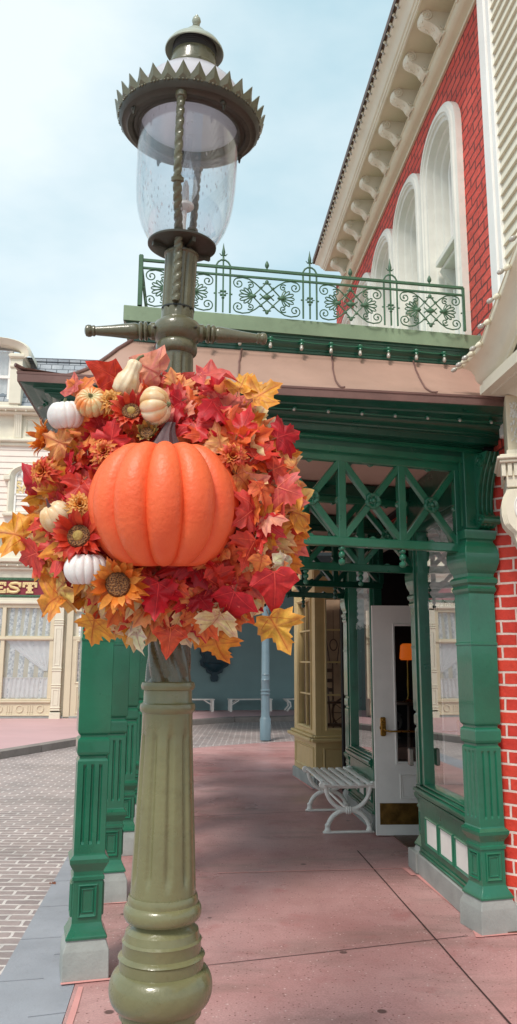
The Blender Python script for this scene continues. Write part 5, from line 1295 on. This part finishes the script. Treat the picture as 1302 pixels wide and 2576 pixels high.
zb = 3.30; hh = .30
for ch, a, b in (('E',-12,17),('S',19,55),('T',58,95)):
    m = MB(); slab(ch, lx(a), zb, lx(b)-lx(a), hh, m); C_('letter', 'gold_text', m, sg, angle=40)
m = MB()
for ch, a, b in (('E',-12,17),('S',19,55),('T',58,95)):
    x0, x1 = lx(a), lx(b)
    for i in range(6):
        for z in (zb+.05, zb+hh-.05): m.ball((x0+(x1-x0)*(i+.5)/6,-.055,z), .009, 6, 5)
C_('letter_studs', 'letter_dot', m, sg)
# second floor: siding, arched window with lettering
m = MB(); z = 5.16
while z < 7.3: m.add([(XL,.0,z),(XR,.0,z),(XR,.10,z+.17) if False else (XR,.02,z+.17),(XL,.02,z+.17),(XL,.04,z),(XR,.04,z)],[(0,1,2,3),(0,4,5,1)]); z += .17
M['siding'] = paint('pinkish_siding', (238,224,212), .6, .05, 3, .1, 20); C_('siding', 'siding', m, smooth=False)
def archwin(xc, hw_, z0, zs, rise, name='window', letters=False):
    m = MB(); rows = []
    for off_, y in ((0,.0),(0,-.10),(.05,-.13),(.10,-.10),(.14,-.06),(.16,-.03),(.18,.05)):
        rows.append([V((x,y,z)) for x,z in arch(xc, hw_-off_, z0, zs, rise-off_*.7, 14)])
    m.sweep(rows); m.box(xc-hw_-.12,xc-hw_+.06,-.16,.0,zs-.12,zs+.02,ch=.02); m.box(xc+hw_-.06,xc+hw_+.12,-.16,.0,zs-.12,zs+.02,ch=.02); m.box(xc-hw_-.1,xc+hw_+.1,-.16,.1,z0-.1,z0,ch=.02)
    w = C_(name, 'cream', m)
    a = arch(xc, hw_-.17, z0, zs, rise-.12, 14); m = MB(); m.add([(x,.01,z) for x,z in a],[tuple(range(len(a)))]); C_('pane', 'pane_far', m, w, smooth=False)
    m = MB(); m.sweep([[V((x,y,z)) for x,z in arch(xc,hw_-o2,z0,zs,rise-.12,14)] for o2,y in ((.165,-.01),(.165,-.02),(.215,-.02),(.215,.01))]); m.box(xc-hw_+.17,xc+hw_-.17,-.02,.01,(z0+zs)/2-.02,(z0+zs)/2+.03); C_('sash', 'white', m, w)
    m = MB(); rows = [[V((xc-hw_+.17+(2*hw_-.34)*i/30,.035+.008*sin(i*1.2),z)) for i in range(31)] for z in (z0, zs+rise-.2)]; m.sweep(rows); C_('curtain', 'curtain', m, w, angle=80)
    return w
wx, wz0 = X(66,1290); wz1 = X(66,1175)[1]
aw = archwin(wx+.12, .62, 5.46, 6.45, .35)
archwin(wx-2.4, .62, 5.46, 6.45, .35); archwin(wx+2.6, .62, 5.46, 6.45, .35)
def text(s, x, z, size, y, mat, parent, depth=.01, bold=.0):
    cu = bpy.data.curves.new('lettering', 'FONT'); cu.body = s; cu.size = size; cu.extrude = depth; cu.offset = bold; cu.align_x = 'LEFT'; cu.resolution_u = 4
    ob = bpy.data.objects.new('tmp', cu); COL.objects.link(ob); bpy.context.view_layer.update()
    me = bpy.data.meshes.new_from_object(ob.evaluated_get(bpy.context.evaluated_depsgraph_get())); bpy.data.objects.remove(ob)
    me.transform(Matrix.Translation((x,y,z)) @ Matrix.Rotation(pi/2,4,'X')); me.materials.clear(); me.materials.append(M[mat])
    o = bpy.data.objects.new('lettering', me); COL.objects.link(o); o.parent = parent; return o
tx, tz = X(38,1234); text('SAY', tx, tz, .36, .0, 'gold_text', aw, .008, .012); tx, tz = X(38,1246); text('& COM', tx, tz, .20, .0, 'gold_text', aw, .008, .006)
# cornice, panel brackets, mansard and dormer
m = MB(); m.box(XL,XR,-.06,.12,7.30,7.40,ch=.02); m.box(XL,XR,-.14,.12,7.40,7.50,ch=.03); m.box(XL,XR,-.02,.12,7.50,8.2); m.box(XL,XR,-.22,.12,8.16,8.24,ch=.03); m.box(XL,XR,-.34,.12,8.24,8.36,ch=.04)
for k in range(40): m.ball((XL+.1+k*.27,-.30,8.22), .025, 6, 5)
C_('main_cornice', 'cream', m)
bx0 = X(38,1080)[0]
for x in (bx0, bx0+.85, bx0-1.9, bx0+2.7, bx0-2.7): 
    m = MB(); console(m, Matrix.Translation((x+.1,0,0)), 7.52, 8.16, .10, .02, lambda z: .06+.10*((z-7.52)/.64)**2); C_('cornice_bracket', 'cream', m)
m = MB(); m.frame(bx0+.3,bx0+.72,7.62,8.08,.05,.04,-.02); C_('cornice_panel', 'cream', m)
N_ = m_brick('slate_courses', (176,184,190), (150,160,170), (96,104,112), .32, .17, .012, .02, .6); M['slates'] = N_
m = MB(); m.add([(XL,-.25,8.36),(XR,-.25,8.36),(XR,.55,10.0),(XL,.55,10.0)],[(0,1,2,3)]); m.box(XL,XR,.48,.7,9.95,10.05); C_('mansard_roof', 'slates', m, smooth=False)
dm = X(14,1030)[0]-.15
m = MB(); m.box(dm-.95,dm+.55,-.30,.6,8.36,8.46); m.box(dm+.30,dm+.62,-.34,.6,8.4,9.75,ch=.02); m.box(dm-.95,dm-.62,-.34,.6,8.4,9.75,ch=.02); m.box(dm+.24,dm+.68,-.42,.6,9.70,9.82,ch=.03); m.box(dm+.28,dm+.64,-.38,.6,9.42,9.50,ch=.02)
hood = [(dm-.16-1.02*cos(pi*i/16), 9.72+.55*sin(pi*i/16)**.7) for i in range(17)]
m.sweep([[V((x,y,z)) for x,z in hood] for y in (.6,-.42)] ); m.sweep([[V((x+(dm-.16-x)*k,y,z-(z-9.6)*k)) for x,z in hood] for k,y in ((0,-.42),(.06,-.50),(.12,-.44),(.2,-.40),(.26,-.34),(.27,-.1))])
dmo = C_('dormer', 'cream', m)
m = MB(); m.add([(dm-.62,-.10,8.46),(dm+.30,-.10,8.46),(dm+.30,-.10,9.98),(dm-.62,-.10,9.98)],[(0,1,2,3)]); C_('pane', 'pane_far', m, dmo, smooth=False)
m = MB(); m.box(dm-.62,dm-.52,-.14,-.09,8.46,9.98); m.box(dm+.20,dm+.30,-.14,-.09,8.46,9.98); m.box(dm-.62,dm+.3,-.15,-.09,9.18,9.26); C_('sash', 'white', m, dmo)
m = MB(); m.sweep([[V((dm-.62+.92*i/30,-.05+.012*sin(i*1.2),z)) for i in range(31)] for z in (8.46,10.0)]); C_('curtain', 'curtain', m, dmo, angle=80)

# ------------------------------------------------------------------ teal arcade at the end
ta = thing('teal_arcade', 'covered teal-walled passage at the far end with a dark ceiling', 'building', (-1.9,24.6,0), rad(10))
m = MB(); m.box(-5.6,9,0,.3,0,4.4); m.box(-5.6,9,-.03,0,0,.12); 
o = m.build('wall', M['teal'], None); o.parent = ta
m = MB(); pts = [(-2.2,16.4),(1.9,16.4),(8,16.4),(8,27),(-3.4,24.6)]
m.add([V((x,y,3.75)) for x,y in pts]+[V((x,y,4.4)) for x,y in pts], [(0,1,2,3,4),(9,8,7,6,5)]+[(i,i+5,(i+1)%5+5,(i+1)%5) for i in range(5)])
m.build('ceiling', M['dark_green_ceiling'], ta, world=True, smooth=False)
m = MB(); m.lathe([(.11,0),(.112,.02),(.112,.42),(.098,.44),(.093,.46),(.088,.50),(.086,.90),(.100,.91),(.100,.93),(.086,.94),(.086,.97),(.100,.98),(.100,1.0),(.086,1.01),(.085,1.18),(.095,1.20),(.085,1.22),(.083,1.30),(.094,1.31),(.083,1.33),(.076,3.76)], c=(.158,16.75,0), seg=28)
m.build('pillar', M['blue_pole'], ta, world=True)
pc = at_y(541,1655,24.6)
pq = thing('wall_fountain', 'dark blue-green ornate cast wall plaque on the teal wall below the wreath', 'wall ornament', (pc.x, 24.56, pc.z-.65), rad(10))
oq = [(-.02,-.72),(.10,-.70),(.14,-.58),(.10,-.50),(.26,-.44),(.30,-.32),(.46,-.24),(.50,-.10),(.42,.02),(.50,.14),(.46,.30),(.36,.36),(.34,.52),(.20,.60),(.12,.74),(0,.80)]
oq = [(x*.92,z+.65) for x,z in oq]; oq = oq + [(-x,z) for x,z in reversed(oq[1:-1])]
m = MB(); m.plate(oq, .08); m.plate([(x*.72,.65+(z-.65)*.75) for x,z in oq], .05, Matrix.Translation((0,-.04,0))); m.build('back_plate', M['teal_dark'], pq, angle=20)
m = MB(); m.lathe([(.001,0),(.10,.02),(.2,.10),(.30,.20),(.33,.26),(.30,.27)], c=(0,-.02,.22), seg=28); m.build('basin', M['teal_dark'], pq)
# three far white benches
def farbench(x0, x1, lab, scroll=False):
    a = at_z(x0, 1812 if not scroll else 1808, .0)
    A_ = V((-1.9,24.6,0)); d = V((cos(rad(10)), sin(rad(10)), 0)); nn = V((-d.y,d.x,0))
    def on(x, off): 
        r = ray(x, 1790); P0 = A_ - nn*off; t = (P0-EYE).dot(nn)/r.dot(nn); q = EYE+r*t; return V((q.x,q.y,0))
    p, q = on(x0,.75), on(x1,.75); L = (q-p).length
    b = thing('bench', lab, 'bench', (p+q)/2, rad(10), 'white benches along the teal wall')
    m = MB()
    for k in range(4): m.box(-L/2,L/2,-.0+k*.11,.09+k*.11,.44,.47,ch=.006)
    m.build('seat', M['white'], b)
    for s in (-1,1):
        for yy in (.03,.40):
            m = MB()
            if scroll: m.tube([(s*(L/2-.05),yy,.44),(s*(L/2-.16),yy,.36),(s*(L/2-.18),yy,.25),(s*(L/2-.08),yy,.14),(s*(L/2-.06),yy,.0)], .028, 8)
            else: m.box(s*(L/2-.06)-.035,s*(L/2-.06)+.035,yy-.03,yy+.03,0,.45,ch=.008); m.beam((s*(L/2-.08),yy,.30),(s*(L/2-.30),yy,.43),.03,.03)
            m.box(s*(L/2-.06)-.06,s*(L/2-.06)+.06,yy-.04,yy+.04,0,.03); m.build('leg', M['white'], b)
farbench(400, 541, 'white bench at the left of the teal wall, partly behind the lamp post')
farbench(577, 687, 'white bench in the middle of the teal wall behind the blue pillar')
farbench(718, 800, 'white bench with curved legs along the teal wall, half hidden by the tan bay', True)
# ------------------------------------------------------------------ tan shop bay
A0, A1, A2 = V((.527,11.7,0)), V((.745,10.5,0)), V((1.75,10.72,0))
tbay = thing('bay_shop', 'tan painted shop bay with gridded glass, tools on display, beside the bench', 'shop bay', A1)
def wallframe(p, q):
    d = (q-p); L = d.length; a = math.atan2(d.y, d.x); return Matrix.Translation(p) @ Matrix.Rotation(a,4,'Z'), L
def T_(name, mat, m, F, parent=None, angle=30, smooth=True):
    o = m.build(name, M[mat], None, angle=angle, smooth=smooth); o.data.transform(Matrix.Translation(-A1) @ F); o.parent = parent or tbay; return o
for (p, q, cols) in ((A0, A1, (.30,.62,.90)), (A1, A2, (0,.60,1.0))):
    F, L = wallframe(p, q)
    m = MB(); m.box(0,L,-.03,.1,0,.14,ch=.008); T_('stone_base', 'grey_stone', m, F)
    m = MB(); m.box(.0,L,.0,.08,.138,.58); m.frame(.10,L-.08,.20,.50,.03,.018,0); T_('base_panel', 'bay_tan', m, F)
    m = MB(); m.box(-.07,L+.03,-.09,.1,.575,.62,ch=.01); m.box(-.03,L,-.05,.1,.62,.655,ch=.01); T_('sill', 'bay_tan', m, F)
    x0, x1 = (.28, L-.22) if q is A1 else (.16, L-.02)
    m = MB(); m.box(0,x0,.0,.08,.655,2.62,ch=.004); m.box(x1,L,.0,.08,.655,2.62,ch=.004); m.box(x0,x1,.0,.08,.655,.74,ch=.004); m.box(x0,x1,.0,.08,2.40,2.62,ch=.004); m.frame(x0-.03,x1+.03,.71,2.43,.03,.02,0)
    m.box(-.02,L,-.03,.1,2.60,2.80,ch=.01)
    w = T_('window', 'bay_tan', m, F)
    m = MB()
    for z in (1.16,1.58,2.0): m.box(x0,x1,.02,.05,z-.011,z+.011)
    xx = (x0+x1)/2 if q is A1 else x0+.31
    while xx < x1-.05: m.box(xx-.011,xx+.011,.018,.052,.74,2.40); xx += .31
    T_('glazing_bar', 'bay_tan', m, F, w)
    m = MB(); m.add([(x0,.045,.74),(x1,.045,.74),(x1,.045,2.4),(x0,.045,2.4)],[(0,1,2,3)]); T_('pane', 'pane', m, F, w, smooth=False)
m = MB(); m.add([V((.6,11.9,0)),V((3.2,11.9,0)),V((3.2,11.9,2.9)),V((.6,11.9,2.9))],[(0,3,2,1)]); m.add([V((.55,11.7,2.62)),V((.76,10.6,2.62)),V((3.2,11.0,2.62)),V((3.2,11.9,2.62))],[(0,3,2,1)])
m.add([V((.6,11.8,.62)),V((.79,10.62,.62)),V((3.2,11.1,.62)),V((3.2,11.8,.62))],[(0,1,2,3)])
M['bay_in'] = paint('brown_shop_interior', (190,158,130), .6, .25, 4, .1, 30)
m.build('interior', M['bay_in'], tbay, world=True, smooth=False)
# antique wheel and tools inside the bay
sw_ = thing('spinning_wheel', 'old wooden spinning wheel standing inside the tan shop bay', 'spinning wheel', (1.22,11.15,.62))
m = MB(); m.tube([V((.0+.20*cos(a),0,.28+.20*sin(a))) for a in [2*pi*i/28 for i in range(28)]], .014, 6, closed=True); 
for k in range(10): a = 2*pi*k/10; m.tube([V((0,0,.28)), V((.20*cos(a),0,.28+.20*sin(a)))], .006, 5)
m.build('wheel', M['wood'], sw_)
m = MB(); m.box(-.35,.1,-.06,.06,.10,.14)
for x, y in ((-.3,-.05),(-.3,.05),(.08,0)): m.tube([V((x,y,.12)),V((x*1.15,y*1.8,0))], .012, 6)
m.tube([V((-.22,0,.12)),V((-.26,0,.62))], .012, 6); m.tube([V((.0,.05,.12)),V((.0,.05,.30))], .012, 6); m.build('stand', M['wood'], sw_)
ch_ = thing('wooden_chair', 'dark ladder-back wooden chair inside the tan shop bay', 'chair', (.98,11.25,.62), .4)
m = MB(); m.box(-.16,.16,-.15,.15,.40,.425,ch=.006); m.build('seat', M['wood'], ch_)
for x, y, h in ((-.14,-.13,.41),(.14,-.13,.41),(-.14,.13,.95),(.14,.13,.95)): m = MB(); m.tube([V((x,y,0)),V((x,y,h))], .012, 6); m.build('leg', M['wood'], ch_)
m = MB(); [m.box(-.14,.14,.122,.138,z,z+.05) for z in (.55,.68,.82)]; m.build('backrest', M['wood'], ch_)
for i, (x, z, kd) in enumerate(((.93,2.30,0),(1.03,2.28,1),(1.12,2.3,0))):
    t_ = thing('hanging_tool', ('iron tongs hanging at the left in the tan shop bay','round iron loop hanging in the middle of the tan shop bay','iron hook hanging at the right in the tan shop bay')[i], 'tool', (x,10.95,z-.75)); m = MB()
    m.tube([V((0,0,.75)),V((0,0,.35))], .004, 5)
    if kd: m.tube([V((.05*cos(a),0,.28+.075*sin(a))) for a in [2*pi*k/16 for k in range(16)]], .008, 6, closed=True)
    else: m.tube([V((-.05,0,0)),V((-.02,0,.2)),V((0,0,.36)),V((.02,0,.2)),V((.05,0,0))], .008, 6)
    m.build('ironwork', M['wood'], t_)
lf = [(-1.15,5.4),(-1.45,4.75),(-1.5,6.2),(-1.95,5.3),(-1.7,5.05),(-.2,4.5),(1.05,4.35),(.4,5.6),(-1.8,7.4)]
for i, (x, y) in enumerate(lf[:5]):
    mm = LeafMB(); leaf(mm, (x,y,-.008), (random.uniform(-1,1),random.uniform(-1,1),0), (0,0,1), .05, srgb(150,84,56), 1, .1)
    tags = ('small brown leaf lying on the pavers right beside the kerb','small brown leaf lying on the pavers nearest the bottom left corner','small brown leaf on the pavers by the second green post','small brown leaf farthest left on the pavers','small brown leaf on the pavers left of the gutter stones')
    o = mm.build('fallen_leaf', M['leaf'], None, uv=False); ca = o.data.color_attributes.new('tint','FLOAT_COLOR','POINT')
    for k, c in enumerate(mm.c): ca.data[k].color = c
    tag(o, tags[i], 'leaf', 'leaves fallen on the paving')

# ------------------------------------------------------------------ camera, sky, sun
cam = bpy.data.cameras.new('camera'); cam.sensor_fit = 'VERTICAL'; cam.sensor_height = 36; cam.lens = 36*FPX/2576; cam.clip_start = .05; cam.clip_end = 1000
co = bpy.data.objects.new('camera', cam); COL.objects.link(co)
co.matrix_world = Matrix(((_R.x,_U.x,-_F.x,EYE.x),(_R.y,_U.y,-_F.y,EYE.y),(_R.z,_U.z,-_F.z,EYE.z),(0,0,0,1))); SC.camera = co
w = bpy.data.worlds.new('World'); SC.world = w; w.use_nodes = True; t = w.node_tree; bg = t.nodes['Background']
SUN_EL, SUN_AZ = rad(52), rad(205)      # azimuth from +Y, clockwise
sky = t.nodes.new('ShaderNodeTexSky'); sky.sky_type = 'NISHITA'; sky.sun_disc = False; sky.sun_elevation = SUN_EL; sky.sun_rotation = SUN_AZ; sky.air_density = 1.2; sky.dust_density = 2.5
tc = t.nodes.new('ShaderNodeTexCoord'); mp = t.nodes.new('ShaderNodeMapping'); mp.inputs['Scale'].default_value = (1,1,2.2); t.links.new(tc.outputs['Generated'], mp.inputs[0])
nz = t.nodes.new('ShaderNodeTexNoise'); nz.inputs['Scale'].default_value = 1.5; nz.inputs['Detail'].default_value = 7; nz.inputs['Roughness'].default_value = .5; t.links.new(mp.outputs[0], nz.inputs['Vector'])
rp = t.nodes.new('ShaderNodeValToRGB'); t.links.new(nz.outputs['Fac'], rp.inputs[0]); rp.color_ramp.elements[0].position = .42; rp.color_ramp.elements[1].position = .62
rp.color_ramp.elements[0].color = (3.15,4.45,4.95,1); rp.color_ramp.elements[1].color = (5.5,6.05,6.2,1)
mx = t.nodes.new('ShaderNodeMix'); mx.data_type = 'RGBA'; mx.inputs[0].default_value = .90; t.links.new(sky.outputs[0], mx.inputs[6]); t.links.new(rp.outputs[0], mx.inputs[7])
t.links.new(mx.outputs[2], bg.inputs[0]); bg.inputs[1].default_value = .1
sl = bpy.data.lights.new('sun', 'SUN'); sl.energy = 1.5; sl.angle = rad(14); sl.color = (1,.94,.86); so = bpy.data.objects.new('sun', sl); COL.objects.link(so)
sd = V((sin(SUN_AZ)*cos(SUN_EL), cos(SUN_AZ)*cos(SUN_EL), sin(SUN_EL))); so.rotation_euler = sd.to_track_quat('Z','Y').to_euler()
SC.view_settings.view_transform = 'Standard'; SC.view_settings.look = 'None'; SC.view_settings.exposure = .86; SC.view_settings.gamma = 1
SC.cycles.max_bounces = 8; SC.cycles.diffuse_bounces = 4; SC.cycles.glossy_bounces = 4; SC.cycles.transparent_max_bounces = 16; SC.cycles.transmission_bounces = 4; SC.cycles.sample_clamp_indirect = 8
